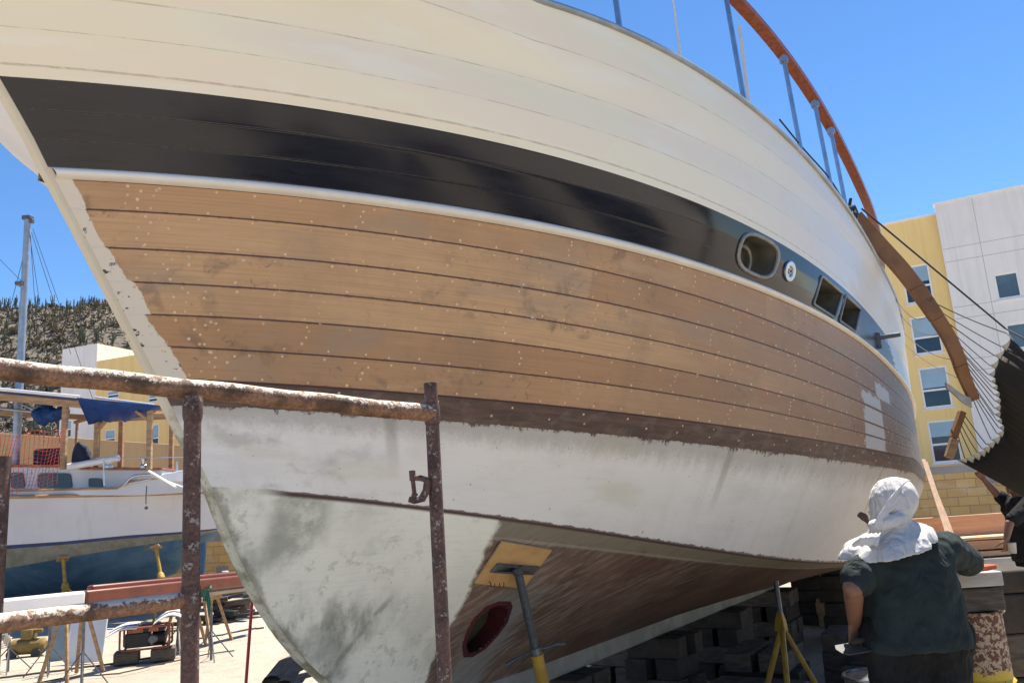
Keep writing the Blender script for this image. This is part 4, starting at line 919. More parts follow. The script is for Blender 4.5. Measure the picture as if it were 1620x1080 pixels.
def gnd(x, y): return atz(x, y, 0)
b1 = at(103, 1000, 16.6); jackstand('yellow jack stand under the left part of the blue bottom', at(100, 884, 17.2), (b1.x, 16.7), M['yellow'], .035, .5)
b1 = at(265, 1000, 16.9); jackstand('yellow jack stand under the stern end of the blue bottom', at(247, 866, 17.3), (b1.x, 16.9), M['yellow'], .035, .5)
# keel blocks under the sailboat
for i, (px, y) in enumerate(((30, 975), (120, 965), (205, 955))):
    p_ = at(px, y, 18.4); f = MB(); f.box((p_.x, 18.4, .12), (.5, .9, .24), .1); f.box((p_.x, 18.4, .345), (.42, .8, .20), .05)
    if p_.z > .5: f.box((p_.x, 18.4, .445+(p_.z-.44)/2), (.36, .7, p_.z-.44), .0)
    tag(f.build('keel_block', M['greywood'], bevel=.01), ['stacked timber block under the forward keel of the sailboat, leftmost', 'stacked timber block under the middle of the sailboat keel', 'stacked timber block under the after end of the sailboat keel'][i], 'block', 'timber blocks under the sailboat')

# ------------------------------------------------------------------ long spar on trestles
M['brown'] = gmat('red_brown_spar_paint', (.20, .055, .028), (.15, .04, .02), 4, .35, .05)
s0, s1 = at(-80, 968, 9.0), at(415, 914, 13.6)
sp = thing('spar', 'long red brown spar with a white end lying on trestles behind the scaffold', 'spar', (s0+s1)/2)
d = (s1-s0).normalized(); sm0 = at(111, 945, 10.55); tt = (sm0-s0).dot(d)/(s1-s0).length; mid = s0.lerp(s1, tt)
f = MB(); f.beam(mid, s1, .20, .17); f.beam(mid+Vector((.02, .16, .06)), s1+Vector((.02, .16, .06)), .12, .15); f.build('brown_section', M['brown'], sp, bevel=.03, seg=3)
f = MB(); f.beam(s0, mid-d*.004, .196, .166); f.build('white_end', M['white'], sp, bevel=.03, seg=3)
f = MB(); q = s0.lerp(s1, tt+.30); f.beam(q+Vector((0, -.106, -.01)), q+d*.25+Vector((0, -.106, -.01)), .012, .07); f.build('track_fitting', M['steel'], sp, bevel=.004)
f = MB(); f.beam(s0+Vector((0, .1, -.14)), s0.lerp(s1, .95)+Vector((0, .1, -.14)), .16, .05)
tag(f.build('scaffold_plank', gmat('pale_plank', (.50, .42, .33), (.42, .34, .26), 3, .8, .3, stretch=(1, 1, 8)), bevel=.006), 'long pale plank lying under the red brown spar', 'plank')
trn = 0
def trestle(label, px, Y, mat, spread=.28, top=None):
    t = s0.lerp(s1, (at(px, 940, Y)-s0).dot(d)/(s1-s0).length); zt = t.z-.17; r = thing('trestle', label, 'trestle', (t.x, t.y, 0), 'timber trestles under the spar')
    f = MB(); f.beam((t.x-.02, t.y-.32, zt-.03), (t.x+.02, t.y+.42, zt-.03), .07, .07); f.build('top_bar', mat, r, bevel=.005)
    for sx, sy in ((-1, -1), (1, -1), (-1, 1), (1, 1)):
        f = MB(); f.beam((t.x+sx*.04, t.y+sy*.25, zt-.05), (t.x+sx*spread, t.y+sy*.42, 0), .036, .036, up=(0, 1, 0)); f.build('leg', mat, r, bevel=.004)
    return r
trestle('pale timber trestle under the white end of the spar', 122, 10.4, M['wood'], .17)
trestle('timber trestle with green hose near the stem end of the spar', 328, 12.5, M['wood'], .20)
trestle('yellowed timber trestle behind the left scaffold upright', 284, 12.1, M['wood'], .15)
def tripod(label, x, y, h, mat=None):
    p_ = gnd(x, y); r = thing('tripod_stand', label, 'stand', p_, 'thin steel tripod stands on the sand'); p_.z = 0
    f = MB(); f.tube([p_, p_+Vector((0, 0, h))], .018, 8); f.build('post', M['greysteel'], r)
    for i in range(4):
        a_ = .5+i*math.pi/2; f = MB(); f.tube([p_+Vector((0, 0, h*.55)), p_+Vector((math.cos(a_)*.27, math.sin(a_)*.27, 0))], .008, 6); f.build('leg', M['greysteel'], r)
tripod('thin steel tripod stand left of the pale trestle', 76, 1066, .66); tripod('thin steel tripod stand nearest the lower scaffold rail', 129, 1086, .70)
tripod('thin steel tripod stand right of the generator', 281, 1033, .62); tripod('thin steel tripod stand beside the green hose', 334, 1043, .66)
tripod('thin steel tripod stand at the left edge of the picture', 12, 1062, .55)
# generator with open white hood
p_ = gnd(226, 1046); gx, gy = p_.x, p_.y
for i, (ox, oy) in enumerate(((-.21, 0), (.22, .12))):
    f = MB(); f.box((gx+ox, gy+oy, .075), (.30, .34, .15), .35); tag(f.build('timber_block', M['greywood'], bevel=.012), ['block of timber under the left end of the generator', 'block of timber under the right end of the generator'][i], 'block')
ge = thing('generator', 'open frame generator with white hood flaps sitting on timber blocks', 'generator', (gx, gy, .152)); RZ = Matrix.Rotation(.30, 3, 'Z')
def gp(x, y, z): return Vector((gx+.02, gy+.05, .152))+RZ @ Vector((x, y, z))
f = MB(); fr = []
for yy in (-.18, .18): f.tube([gp(*q) for q in rrect([(-.30, yy, .02), (.30, yy, .02), (.30, yy, .29), (-.30, yy, .29)], 4, .12)], .014, 8, closed=True)
for xx in (-.26, .26):
    for zz in (.02, .29): f.tube([gp(xx, -.18, zz), gp(xx, .18, zz)], .012, 8)
f.build('frame', gmat('red_oxide_frame', (.26, .07, .04), (.18, .05, .03), 9, .6, .1), ge)
f = MB(); f.box(gp(-.10, 0, .13), (.30, .26, .18), .3); f.tube([gp(.07, 0, .13), gp(.24, 0, .13)], .085, 16); f.box(gp(0, .0, .25), (.46, .24, .06), .3); f.build('engine', M['black'], ge, bevel=.012)
f = MB(); f.tube([gp(.08, -.115, .13), gp(.10, -.15, .13), gp(.10, -.17, .13)], [.06, .06, .04], 16); f.build('recoil_starter', M['greysteel'], ge)
f = MB(); f.box(gp(-.12, -.125, .25), (.18, .02, .05), .3); f.box(gp(.10, -.125, .25), (.12, .02, .05), .3); f.build('control_panel', M['varnish'], ge)
for sx, nm in ((-1, 'hood_flap'), (1, 'hood_flap')):
    f = MB(); L = []
    for i in range(7):
        t_ = i/6; xx = sx*(.10+.36*t_); zz = (.31 if sx > 0 else .28)+.10*math.sin(t_*2.6)*(1 if sx > 0 else .55)-(.10*t_ if sx < 0 else .0)
        L.append([gp(xx, -.20, zz), gp(xx, .20, zz+.04), gp(xx, .20, zz+.052), gp(xx, -.20, zz+.012)])
    f.loft(L); fo = f.build(nm, M['white'], ge)
    f = MB(); f.loft([[gp(sx*(.10+.36*t_), -.05+.0, (.31 if sx > 0 else .28)+.10*math.sin(t_*2.6)*(1 if sx > 0 else .55)-(.10*t_ if sx < 0 else 0)+.0295), gp(sx*(.10+.36*t_), .06, (.31 if sx > 0 else .28)+.10*math.sin(t_*2.6)*(1 if sx > 0 else .55)-(.10*t_ if sx < 0 else 0)+.0405)] for t_ in [i/6 for i in range(7)]], cap=False, closed=False)
    f.build('dark_band', M['greysteel'], fo, loc=ge.location).location = (0, 0, 0)
# panels leaning under the spar
for i, (x0, x1, yb, yt, Y, m, lb) in enumerate(((104, 158, 1033, 985, 11.6, M['white'], 'white door panel standing behind the pale trestle'), (70, 100, 1034, 985, 11.9, gmat('grey_green_panel', (.22, .30, .33), (.17, .24, .27), 3, .6, .1), 'grey green panel standing beside the white door panel'))):
    f = MB(); A_, B_ = at(x0, yb, Y), at(x1, yb, Y); h = .62; f.hexa([(A_.x, Y, 0), (B_.x, Y+.05, 0), (B_.x, Y+.08, 0), (A_.x, Y+.03, 0), (A_.x, Y+.14, h), (B_.x, Y+.19, h), (B_.x, Y+.22, h), (A_.x, Y+.17, h)]); tag(f.build('door_panel', m, bevel=.005), lb, 'panel')
# yellow compressor at the far left
p_ = gnd(44, 1040); M['shade_yel'] = gmat('shade_darkened_yellow_paint', (.24, .16, .04), (.16, .11, .035), 7, .8, .2)  # darker copy of the yellow, the compressor's shade put into the colour
cm = thing('compressor', 'small yellow compressor in the shade beside the grey green panel', 'compressor', (p_.x, p_.y, 0))
f = MB(); f.tube([(p_.x-.26, p_.y, .16), (p_.x-.22, p_.y, .16), (p_.x+.22, p_.y, .16), (p_.x+.26, p_.y, .16)], [.06, .11, .11, .06], 14); f.build('tank', M['shade_yel'], cm)
f = MB(); f.box((p_.x, p_.y, .33), (.16, .16, .14)); f.tube([(p_.x-.1, p_.y, .37), (p_.x+.2, p_.y, .37)], .03, 10); f.build('motor', M['shade_yel'], cm, bevel=.01)
for sx in (-1, 1): f = MB(); f.tube([(p_.x+sx*.18, p_.y-.13, .07), (p_.x+sx*.18, p_.y-.08, .07)], .07, 14); f.build('wheel', M['black'], cm)
f = MB(); f.tube([(p_.x-.2, p_.y-.12, .02), (p_.x+.35, p_.y-.12, .02)], .012, 6); f.tube([(p_.x+.3, p_.y, .1), (p_.x+.42, p_.y, .3), (p_.x+.36, p_.y, .36)], .012, 6); f.build('handle', M['yellow'], cm)
f = MB(); p_ = gnd(22, 1062)
for i in range(3): f.tube([(p_.x-.25+.02*i+.13*math.cos(t), p_.y+.13*math.sin(t), .42-.025*i+.25*math.cos(t*.5)*.2) for t in [q*math.pi/9 for q in range(18)]], .016, 6, closed=True)
f.tube([(p_.x-.25, p_.y, .5), (p_.x-.25, p_.y, .01)], .02, 8)
tag(f.build('hose_reel', gmat('pale_hose', (.48, .42, .33), (.40, .35, .27), 8, .7, .1)), 'pale hose coiled on a post at the left edge', 'hose')
# red pole, green hose, planks near the wall, timber at the stem foot
pa, pb = at(399, 948, 7.0), at(388, 1095, 7.0); f = MB(); f.tube([(pb.x-.02, 7.0, 0), (pb.x, 7.0, pb.z), pa], .013, 10); f.tube([pa, pa+Vector((0, 0, .02))], .02, 8)
tag(f.build('red_pole', M['redpaint']), 'thin red steel pole standing left of the bow', 'pole')
f = MB(); q = at(330, 934, 12.4)
for i in range(4): f.tube([q+Vector((.02*i-.05+.05*math.sin(t*2), -.14+.02*i, .03-.30*t)) for t in [j/10 for j in range(11+i*2)]], .014, 6)
f.tube([q+Vector((-.06, -.1, .02)), q+Vector((0, .1, .08)), q+Vector((.07, -.12, .03))], .02, 6)
tag(f.build('hose', gmat('green_hose', (.03, .16, .10), (.02, .11, .07), 10, .5, 0)), 'green hose hung over the trestle by the stem', 'hose')
p_ = at(350, 975, 15.5); rs = random.Random(21)
JL = ['dark scrap timber heap below the block wall, left of the stem', 'dark oily engine part lying by the block wall', 'grey scrap plank heap beside the block wall foot', 'rusty scrap box under the end of the spar']
for i in range(4):
    f = MB(); cx = at(300+i*32, 970, 15+.4*i).x; Y = 15+.4*i
    for q in range(7): f.box((cx+rs.uniform(-.3, .3), Y+rs.uniform(-.3, .3), .06+q*.055), (rs.uniform(.2, .7), rs.uniform(.08, .2), rs.uniform(.05, .1)), M=Matrix.Rotation(rs.uniform(-.6, .6), 3, 'Z') @ Matrix.Rotation(rs.uniform(-.15, .15), 3, 'Y'))
    tag(f.build('scrap_heap', [M['darkwood'], M['black'], M['greywood'], M['greysteel']][i], bevel=.008), JL[i], 'scrap')
tb = thing('work_bench', 'low plank bench with white cans against the block wall', 'bench', (at(345, 925, 18).x, 18, 0)); q = at(345, 925, 18)
f = MB(); f.box((q.x, 18, q.z), (1.5, .4, .05)); f.build('top', M['redpaint'], tb, bevel=.005)
for sx in (-.6, .6): f = MB(); f.box((q.x+sx, 18, q.z/2-.02), (.06, .3, q.z-.03)); f.build('leg', M['greywood'], tb)
for i in range(3): f = MB(); f.tube([(q.x-.45+.3*i, 18, q.z+.027), (q.x-.45+.3*i, 18, q.z+.2+.04*i)], .07, 12); tag(f.build('paint_can', M['white'], bevel=.005), ['white paint can at the left on the low bench', 'white paint can in the middle of the low bench', 'taller white paint can at the right on the low bench'][i], 'can')
for i, (xa, ya, xb, yb, Y, w) in enumerate(((418, 1085, 470, 1040, 5.6, .06), (440, 1090, 482, 1050, 5.5, .05), (455, 1095, 490, 1066, 5.4, .04))):
    A_ = at(xa, ya, Y); B_ = at(xb, yb, Y+.7); f = MB(); z0 = .5
    A2 = gnd(xa-30, 1150+i*10); f.tube([(A2.x, A2.y, .03), A_.lerp(B_, .2), B_.lerp(A_, .4)+Vector((0, 0, .03)), B_], w, 8, flat=.5)
    tag(f.build('bent_timber', M['greywood']), ['bent grey timber leaning at the foot of the stem, thickest', 'thinner bent grey timber leaning beside the stem foot', 'thin grey batten leaning closest to the stem foot'][i], 'timber')

RL = ['dark rope lying across the sand below the generator', 'thin cable trailing over the sand behind the left upright', 'frayed rope on the sand near the red pole']
for i, pts in enumerate((((-10, 1074), (60, 1066), (130, 1058), (200, 1050), (262, 1038), (300, 1030)), ((20, 1090), (110, 1072), (190, 1066), (240, 1056), (330, 1036), (380, 1030)), ((300, 1012), (350, 1004), (395, 998), (420, 996)))):
    f = MB(); rq = random.Random(i); P_ = [gnd(x, y+rq.uniform(-2, 2))+Vector((0, 0, .02)) for x, y in pts]; L_ = []
    for a_, c_ in zip(P_, P_[1:]):
        for j in range(6): L_.append(a_.lerp(c_, j/6)+Vector((rq.uniform(-.02, .02), rq.uniform(-.03, .03), 0)))
    f.tube(L_, .014 if i != 1 else .009, 6); tag(f.build('rope', M['darkrope']), RL[i], 'rope')
# ------------------------------------------------------------------ stands and blocks under the yacht
# big stand with plywood pad against the forefoot
PADPX = [(796, 857), (874, 870), (829, 931), (752, 923)]
PADW = [onhull(*q) for q in PADPX]; pn = sum((q[1] for q in PADW), Vector()).normalized(); pn = pn if pn.z < 0 else -pn
pc = sum((q[0] for q in PADW), Vector())/4
def onpad(x, y, off=0):
    d = Vector(ray(x, y)); o = pc+pn*off; return Vector(CAM)+d*((o-Vector(CAM)).dot(pn)/d.dot(pn))
foot = gnd(916, 1330); foot.z = 0
js = thing('jack_stand', 'jack stand with grey screw and plywood pad under the white forefoot', 'stand', foot)
M['ply'] = gmat('orange_plywood', (.56, .33, .13), (.46, .26, .10), 2.5, .65, .15, stretch=(1, 6, 6), dirt=((.20, .11, .06), 9, .68))
f = MB(); f.prism([onpad(x, y, .022) for x, y in PADPX], -pn*.018); po_ = f.build('plywood_pad', M['ply'], js, bevel=.003)
f = MB()
for (x0, y0, x1, y1) in ((776, 921, 777, 927), (783, 922, 782, 927), (790, 921, 791, 928), (797, 920, 797, 928), (776, 921, 773, 919)): f.tube([onpad(x0, y0, .0225), onpad(x1, y1, .0225)], .0022, 5)
f.build('scribbled_mark', M['darkwood'], po_, loc=js.location).location = (0, 0, 0)
hd = onpad(818, 897, .055)
f = MB(); k_ = [onpad(787, 890, .026), onpad(854, 895, .026), onpad(842, 908, .026), onpad(775, 904, .026)]; f.prism(k_, pn*.010)
for e0, e1 in ((k_[0], k_[1]),): f.prism([e0, e1, (e1+hd*1.6)/2.6+pn*.012, (e0+hd*1.6)/2.6+pn*.012], pn*.006)
f.prism([k_[2], k_[3], (k_[3]+hd*1.3)/2.3+pn*.02, (k_[2]+hd*1.3)/2.3+pn*.02], pn*.006)
f.build('head_plate', M['greysteel'], js, bevel=.003)
ax = (foot-hd).normalized()
def dn_(d): return hd+ax*d
L_ = (foot-hd).length; col = at(848, 1036, dn_(L_*.27).y)
dcol = (col-hd).length
f = MB(); f.tube([hd, dn_(.03), dn_(.035), dn_(dcol)], [.03, .027, .021, .021], 14); f.build('screw', gmat('dull_grey_screw', (.075, .085, .09), (.05, .055, .06), 30, .5, .3, metal=.4), js)
f = MB(); f.tube([dn_(dcol), dn_(dcol+.02), dn_(L_*.72)], [.034, .030, .030], 14); f.build('sleeve', M['yellow'], js)
hx = Vector((.93, .25, .18)).normalized(); q = dn_(dcol-.015)
f = MB(); f.tube([q-hx*.155-Vector((0, 0, .02)), q-hx*.11-Vector((0, 0, .008)), q-hx*.05, q+hx*.05, q+hx*.11, q+hx*.15-Vector((0, 0, .01))], [.016, .015, .007, .007, .012, .010], 10, flat=.6); f.tube([q-ax*.02, q+ax*.02], .028, 12); f.build('wing_nut', M['greysteel'], js)
for i in range(3):
    a_ = .6+i*2.094; f = MB(); f.tube([dn_(L_*.62), foot+Vector((math.cos(a_)*.42, math.sin(a_)*.42, 0))], .022, 8); f.build('leg', M['yellow'], js)
# yellow tripod stand under the turn of the hull
tp = at(1234, 966, 6.1); tb_ = Vector((tp.x+.05, tp.y-.02, 0))
r = thing('jack_stand', 'yellow tripod jack stand in the shade left of the worker', 'stand', tb_)
f = MB(); f.tube([tp+Vector((0, 0, -.05)), tp+Vector((.0, .0, .03)), tp+Vector((.01, .05, .36))], .018, 10); f.build('screw_post', M['greysteel'], r)
f = MB(); L = []
for z, w in ((-.14, .058), (-.07, .05), (.0, .026)): L.append([tp+Vector((w*math.cos(a_), w*math.sin(a_), z)) for a_ in [.5+i*math.pi*2/3 for i in range(3)]])
f.loft(L); f.build('collar', M['yellow'], r, bevel=.006)
for (x, y) in ((1212, 1090), (1249, 1120), (1297, 1092)):
    e_ = at(x, y, 6.0 if x < 1240 or x > 1260 else 5.6); dd = (e_-(tp-Vector((0, 0, .1)))); e2 = tp-Vector((0, 0, .1))+dd*((tp.z-.1)/-dd.z); f = MB(); f.tube([tp-Vector((0, 0, .1)), e2], .019, 8); f.build('leg', M['yellow'], r)
b1 = at(930, 1040, 6.9); jackstand('slim dark jack stand standing behind the keel shoe', L2W((.75, -.25, .78)), (b1.x, b1.y), M['greysteel'], .018, .3, hz=.7)
# cribbing: keel blocks and stacks in the shade
rs = random.Random(5)
def crib(label, s, n, h, w=.42, mat=None, rows_=None, rz=0):
    p = L2W((s, n, 0)); r = thing('block_stack', label, 'blocks', (p.x, p.y, 0), 'block stacks under the yacht'); k_ = rows_ or max(2, round(h/.15)); hh = h/k_
    for i in range(k_):
        A_ = yacht.rotation_euler.z+rz+(math.pi/2 if i % 2 else 0)+rs.uniform(-.07, .07); f = MB()
        for q in (-1, 1): f.box(Vector((p.x, p.y, hh*(i+.5)))+Vector((math.cos(A_+math.pi/2), math.sin(A_+math.pi/2), 0))*q*w*.27, (w*rs.uniform(.95, 1.25), w*.42, hh-.003), A_)
        f.build('timber', mat or rs.choice([M['darkwood'], M['greywood']]), r, bevel=.008)
    return r
crib('block stack under the keel nearest the bow', .25, 0, .598); crib('block stack under the keel, second from the bow', 1.75, .02, .598)
crib('block stack under the keel, third from the bow', 3.2, 0, .598); crib('block stack under the keel beside the tall crib', 4.7, 0, .598, .5)
crib('low timber stack on the near side of the keel', 2.35, .62, .42, .5); crib('wide timber stack left of the yellow tripod stand', 1.55, .75, .30, .55)
crib('low timber stack behind the yellow tripod stand', 3.1, 1.15, .45, .45); crib('tall crib of timbers under the turn of the hull', 5.3, .75, .98, .55, M['darkwood'])
crib('timber stack on the far side of the keel', 2.9, -.9, .62, .5); crib('timber stack on the far side nearer the bow', 1.2, -.75, .45, .5)
crib('timber stack on the far side near the stern', 4.6, -1.0, .7, .5); crib('added dark timber pile beyond the stern end of the keel', 6.6, .2, .55, .7, M['darkwood']); crib('added broad timber pile on the far side beyond the tall crib', 6.2, -1.3, .8, .7, M['darkwood']); crib('added dark timber pile under the stern nearest the bucket', 6.9, 1.35, .75, .6, M['darkwood'])  # last three piles added to cover bright sand with something dark
crib('squat timber stack right of the yellow tripod stand', 2.5, 1.45, .28, .5)
bk = at(1325, 924, 10.5); r = thing('bucket', 'green plastic bucket seen under the stern beside the worker', 'bucket', (bk.x, 10.5, 0))
f = MB(); f.box((bk.x, 10.5, .16), (.6, .5, .32)); tag(f.build('crate', M['wood'], bevel=.01), 'pale timber crate carrying the green bucket', 'crate')
r.location.z = .322
f = MB(); f.tube([(bk.x, 10.5, .322), (bk.x, 10.5, bk.z+.12)], [.15, .18], 20); f.build('body', gmat('green_bucket', (.02, .16, .09), (.015, .12, .07), 4, .45, 0), r)
f = MB(); f.tube([(bk.x+.185*math.cos(t), 10.5+.185*math.sin(t), bk.z+.12) for t in [i*math.pi/10 for i in range(20)]], .012, 6, closed=True); f.build('rim', M['white'], r)
pb_ = gnd(1395, 1150); pb_ = Vector((pb_.x, pb_.y, 0)); q_ = at(1392, 1068, 4.6)
r = thing('bucket', 'dark open bucket standing on the sand beside the worker', 'bucket', (q_.x, 4.6, 0))
f = MB(); f.tube([(q_.x, 4.6, 0), (q_.x, 4.6, q_.z)], [.15, .18], 20, cap=True); f.build('body', M['greysteel'], r)
f = MB(); f.tube([(q_.x+.182*math.cos(t), 4.6+.182*math.sin(t), q_.z) for t in [i*math.pi/10 for i in range(20)]], .009, 6, closed=True); f.build('rim', M['steel'], r)

# ------------------------------------------------------------------ work table at right: plank on blocks and a drum
b = NB('rust_pitted_yellow_drum'); v = b.obj(); z = b.sep(v)[2]; n = b.noise(v, 42, 6, .7); n2 = b.noise(v, 9, 5, .6)
up_ = b.step(b.add(z, b.mul(b.sub(n2, .5), .12)), .66, .70)
c = b.mix(up_, (.58, .40, .04), (.44, .33, .22)); c = b.mix(b.step(b.add(n, b.mul(up_, .13)), .60, .64), c, (.11, .035, .02)); b.bump(n, .4, .01); M['drum'] = b.fin(c, .6)
YT = 4.15
dp = at(1551, 1040, YT+.2); DX, DY = dp.x, YT+.22
dr = thing('oil_drum', 'rusty yellow drum holding up the work plank', 'drum', (DX, DY, 0))
dtop = at(1548, 972, DY-.14).z
f = MB(); zz = [0, .02, dtop*.33-.015, dtop*.33, dtop*.33+.015, dtop*.66-.015, dtop*.66, dtop*.66+.015, dtop-.02, dtop]; rr_ = [.142, .14, .14, .152, .14, .14, .152, .14, .14, .142]
f.tube([(DX, DY, z) for z in zz], rr_, 32); f.build('body', M['drum'], dr)
f = MB(); f.tube([(DX+.146*math.cos(t), DY+.146*math.sin(t), dtop) for t in [i*math.pi/16 for i in range(32)]], .008, 6, closed=True); f.build('rim', M['drum'], dr)
zt = at(1545, 906, DY-.12).z
f = MB(); f.box((DX-.03, DY, (dtop+.01+zt-.07)/2), (.30, .26, zt-.07-dtop-.012), -.06); tag(f.build('timber_block', M['greywood'], bevel=.012), 'squared timber block between the drum and the work plank', 'block')
M['paleplank'] = gmat('pale_grey_board', (.50, .46, .41), (.40, .36, .32), 3, .75, .3, stretch=(1.5, 6, 6), dirt=((.62, .60, .56), 7, .6))
wp0 = at(1462, 915, DY-.14); wp1 = at(1588, 903, DY-.14); zt_ = zt-.066
f = MB(); f.box(((wp0.x+wp1.x)/2, DY+.12, zt_+.036), (wp1.x-wp0.x, .52, .068), -.05)
tag(f.build('work_plank', M['paleplank'], bevel=.006), 'thick pale work plank resting on the block over the drum', 'plank')
f = MB(); f.box((DX+.235, DY+.14, zt_+.071+.0015), (.055, .10, .003), -.3)
# second stack behind
sx = at(1598, 1000, 4.75).x
zs = [0, .3, .56, .78, at(1598, 935, 4.75).z, at(1598, 898, 4.75).z]
for i in range(5):
    f = MB(); f.box((sx+.04+rs.uniform(-.015, .015), 4.9, (zs[i]+zs[i+1])/2), (.26, .5, zs[i+1]-zs[i]-.004), rs.uniform(-.06, .06))
    tag(f.build('timber_block', [M['greywood'], M['darkwood'], M['greywood'], M['darkwood'], M['darkwood']][i], bevel=.014), ['bottom timber block of the pile right of the drum', 'second timber block from the bottom, right of the drum', 'middle timber block of the pile right of the drum', 'second timber block from the top, right of the drum', 'top timber block of the pile right of the drum'][i], 'block', 'pile of timber blocks right of the drum')
# newspaper-pale scraps and boards beyond the pile
for i, (x, y, Y, w, d_, h) in enumerate(((1618, 965, 7.2, .9, .5, .10), (1612, 1000, 6.6, .4, .4, .12))):
    q = at(x, y, Y); f = MB()
    for j in range(3): f.box((q.x+.05*j, Y+.04*j, .04+h*j), (w, d_, h-.01), .1*j)
    tag(f.build('board_pile', M['paleplank'], bevel=.008), ['pale board pile on the sand right of the timber blocks', 'small pale board pile nearest the right edge'][i], 'boards')
# lumber stack
M['fresh'] = gmat('fresh_pink_timber', (.66, .40, .23), (.56, .31, .165), 1.4, .65, .12, stretch=(1, 5, 9), dirt=((.40, .19, .10), 6, .70))
LY = 11.0
LBL = ['white board at the foot of the timber stack', 'dark edged plank low in the timber stack', 'broad red plank in the middle of the timber stack', 'thin pale plank in the timber stack', 'tall pink board standing at the back of the stack']
for i, (ya, yb, dy, dep, m, xo) in enumerate(((903, 885, 0, .5, M['paleplank'], 0), (882, 873, .1, .45, M['fresh'], -.05), (871, 856, .14, .4, M['woodx'], .05), (855, 850, .1, .46, M['fresh'], -.03), (848, 814, .55, .06, M['fresh'], 0))):
    a_ = at(1452, ya-5, LY+dy); c_ = at(1606, ya-13, LY+dy); z0, z1 = at(1530, ya, LY+dy).z, at(1530, yb, LY+dy).z
    f = MB(); f.box(((a_.x+c_.x)/2+xo, LY+dy+dep/2, (z0+z1)/2), (c_.x-a_.x+.6, dep, z1-z0-.006), -.02); tag(f.build('plank', m, bevel=.006), LBL[i], 'plank', 'planks of the timber stack')
for i in range(3):
    f = MB(); zb = at(1530, 904, LY).z; f.box((at(1480+i*55, 900, LY).x, LY+.25, zb/2), (.16, .4, zb-.004)); tag(f.build('timber_block', M['darkwood'], bevel=.01), ['left bearer under the timber stack', 'middle bearer under the timber stack', 'right bearer under the timber stack'][i], 'block')
M['bplank0'] = gmat('brown_batten', (.26, .15, .08), (.18, .10, .055), 5, .75, .3)
# battens leaning against the wall
for i, (x0, y0, x1, y1, w) in enumerate(((1461, 727, 1497, 838, .05), (1465, 731, 1501, 838, .04), (1470, 748, 1507, 842, .025))):
    t_ = at(x0, y0, 12.6+.1*i); l_ = at(x1, y1, 10.6); dd = l_-t_; e_ = t_+dd*(t_.z/-dd.z) if abs(dd.z) > .1 else l_
    f = MB(); f.beam(e_, t_, w, w*.5); tag(f.build('batten', M['bplank0'], bevel=.003), ['thickest batten leaning in front of the block wall', 'middle batten leaning in front of the block wall', 'thin batten leaning in front of the block wall'][i], 'batten', 'battens leaning by the stern')

# ------------------------------------------------------------------ shade cloth with its lashings
b = NB('black_shade_cloth'); v = b.obj(); n = b.noise(v, 2, 5); b.bump(b.noise(v, 60, 3), .3, .005); M['shade'] = b.fin(b.mix(n, (.030, .026, .020), (.055, .048, .034)), .9)
EDGE = [(1592, 527), (1584, 548), (1573, 562), (1566, 578), (1563, 592), (1567, 603), (1570, 613), (1573, 624), (1574, 634), (1573, 645), (1573, 655), (1577, 665), (1580, 676), (1577, 685), (1568, 695), (1560, 702), (1553, 709), (1546, 715), (1537, 720), (1526, 724), (1514, 727)]
def ep(i): return at(EDGE[i][0], EDGE[i][1], 6.9+.03*i)
top_r = at(1800, 640, 5.2); bot_r = at(1800, 870, 6.6)
f = MB(); ne = len(EDGE); cols = []
edge = []
for i in range(ne-1):        # scallops between the lashing points
    a_, c_ = ep(i), ep(i+1); d_ = Vector((.10, -.02, 0)) 
    for j in range(6): t_ = j/6; edge.append((a_.lerp(c_, t_), d_*abs(math.sin(math.pi*t_))**.7*.5))
edge.append((ep(ne-1), Vector())); NC = 14
ES = [sum((edge[min(max(i+k_, 0), len(edge)-1)][0] for k_ in range(-14, 15)), Vector())/29 for i in range(len(edge))]
for i, (e_, sc_) in enumerate(edge):
    u = i/(len(edge)-1); R2 = top_r.lerp(bot_r, u); cols.append([e_.lerp(ES[i], min(1, j/4)).lerp(R2, j/NC)+Vector((0, 0, -.06*math.sin(math.pi*j/NC)))+sc_*(1-j/NC)**9 for j in range(NC+1)])
f.loft(cols, cap=False, closed=False)
shc = thing('shade_cloth', 'black shade cloth with scalloped edge lashed out at the right', 'tarp', ep(10)); shc.location.z = 0
f.build('cloth', M['shade'], shc, solid=.006, ang=70)
f = MB(); f.tube([L2W(sheer(2.5)+np.array([0, -.05, .45])), at(1590, 519, 6.9), at(1700, 578, 6.0)], .008, 6); f.build('main_guy', M['darkrope'], shc)
# bent laminated plank hung between rail and cloth
BP = [(1352, 343, 6.6), (1392, 388, 6.55), (1428, 428, 6.5), (1456, 465, 6.45), (1480, 500, 6.4), (1500, 532, 6.4), (1514, 562, 6.4), (1524, 592, 6.45), (1541, 632, 6.5)]
bpp = [at(*q) for q in BP]
def cr(P, n=8):
    L = []
    for i in range(len(P)-1):
        p0, p1, p2, p3 = P[max(i-1, 0)], P[i], P[i+1], P[min(i+2, len(P)-1)]
        for j in range(n): t = j/n; L.append(.5*((2*p1)+(p2-p0)*t+(2*p0-5*p1+4*p2-p3)*t*t+(3*p1-p0-3*p2+p3)*t**3))
    return L+[P[-1]]
cv = cr(bpp); bt = thing('bent_plank', 'long bent brown plank curving from the yacht rail towards the shade cloth', 'plank', bpp[4]); bt.location.z = 0
M['bplank'] = gmat('rough_cap_rail_timber', (.30, .14, .055), (.22, .10, .04), 5, .7, .35, dirt=((.12, .055, .03), 12, .6))
cuts = [0, 22, 33, 52, len(cv)-1]; wd = [.125, .12, .105, .095, .07]
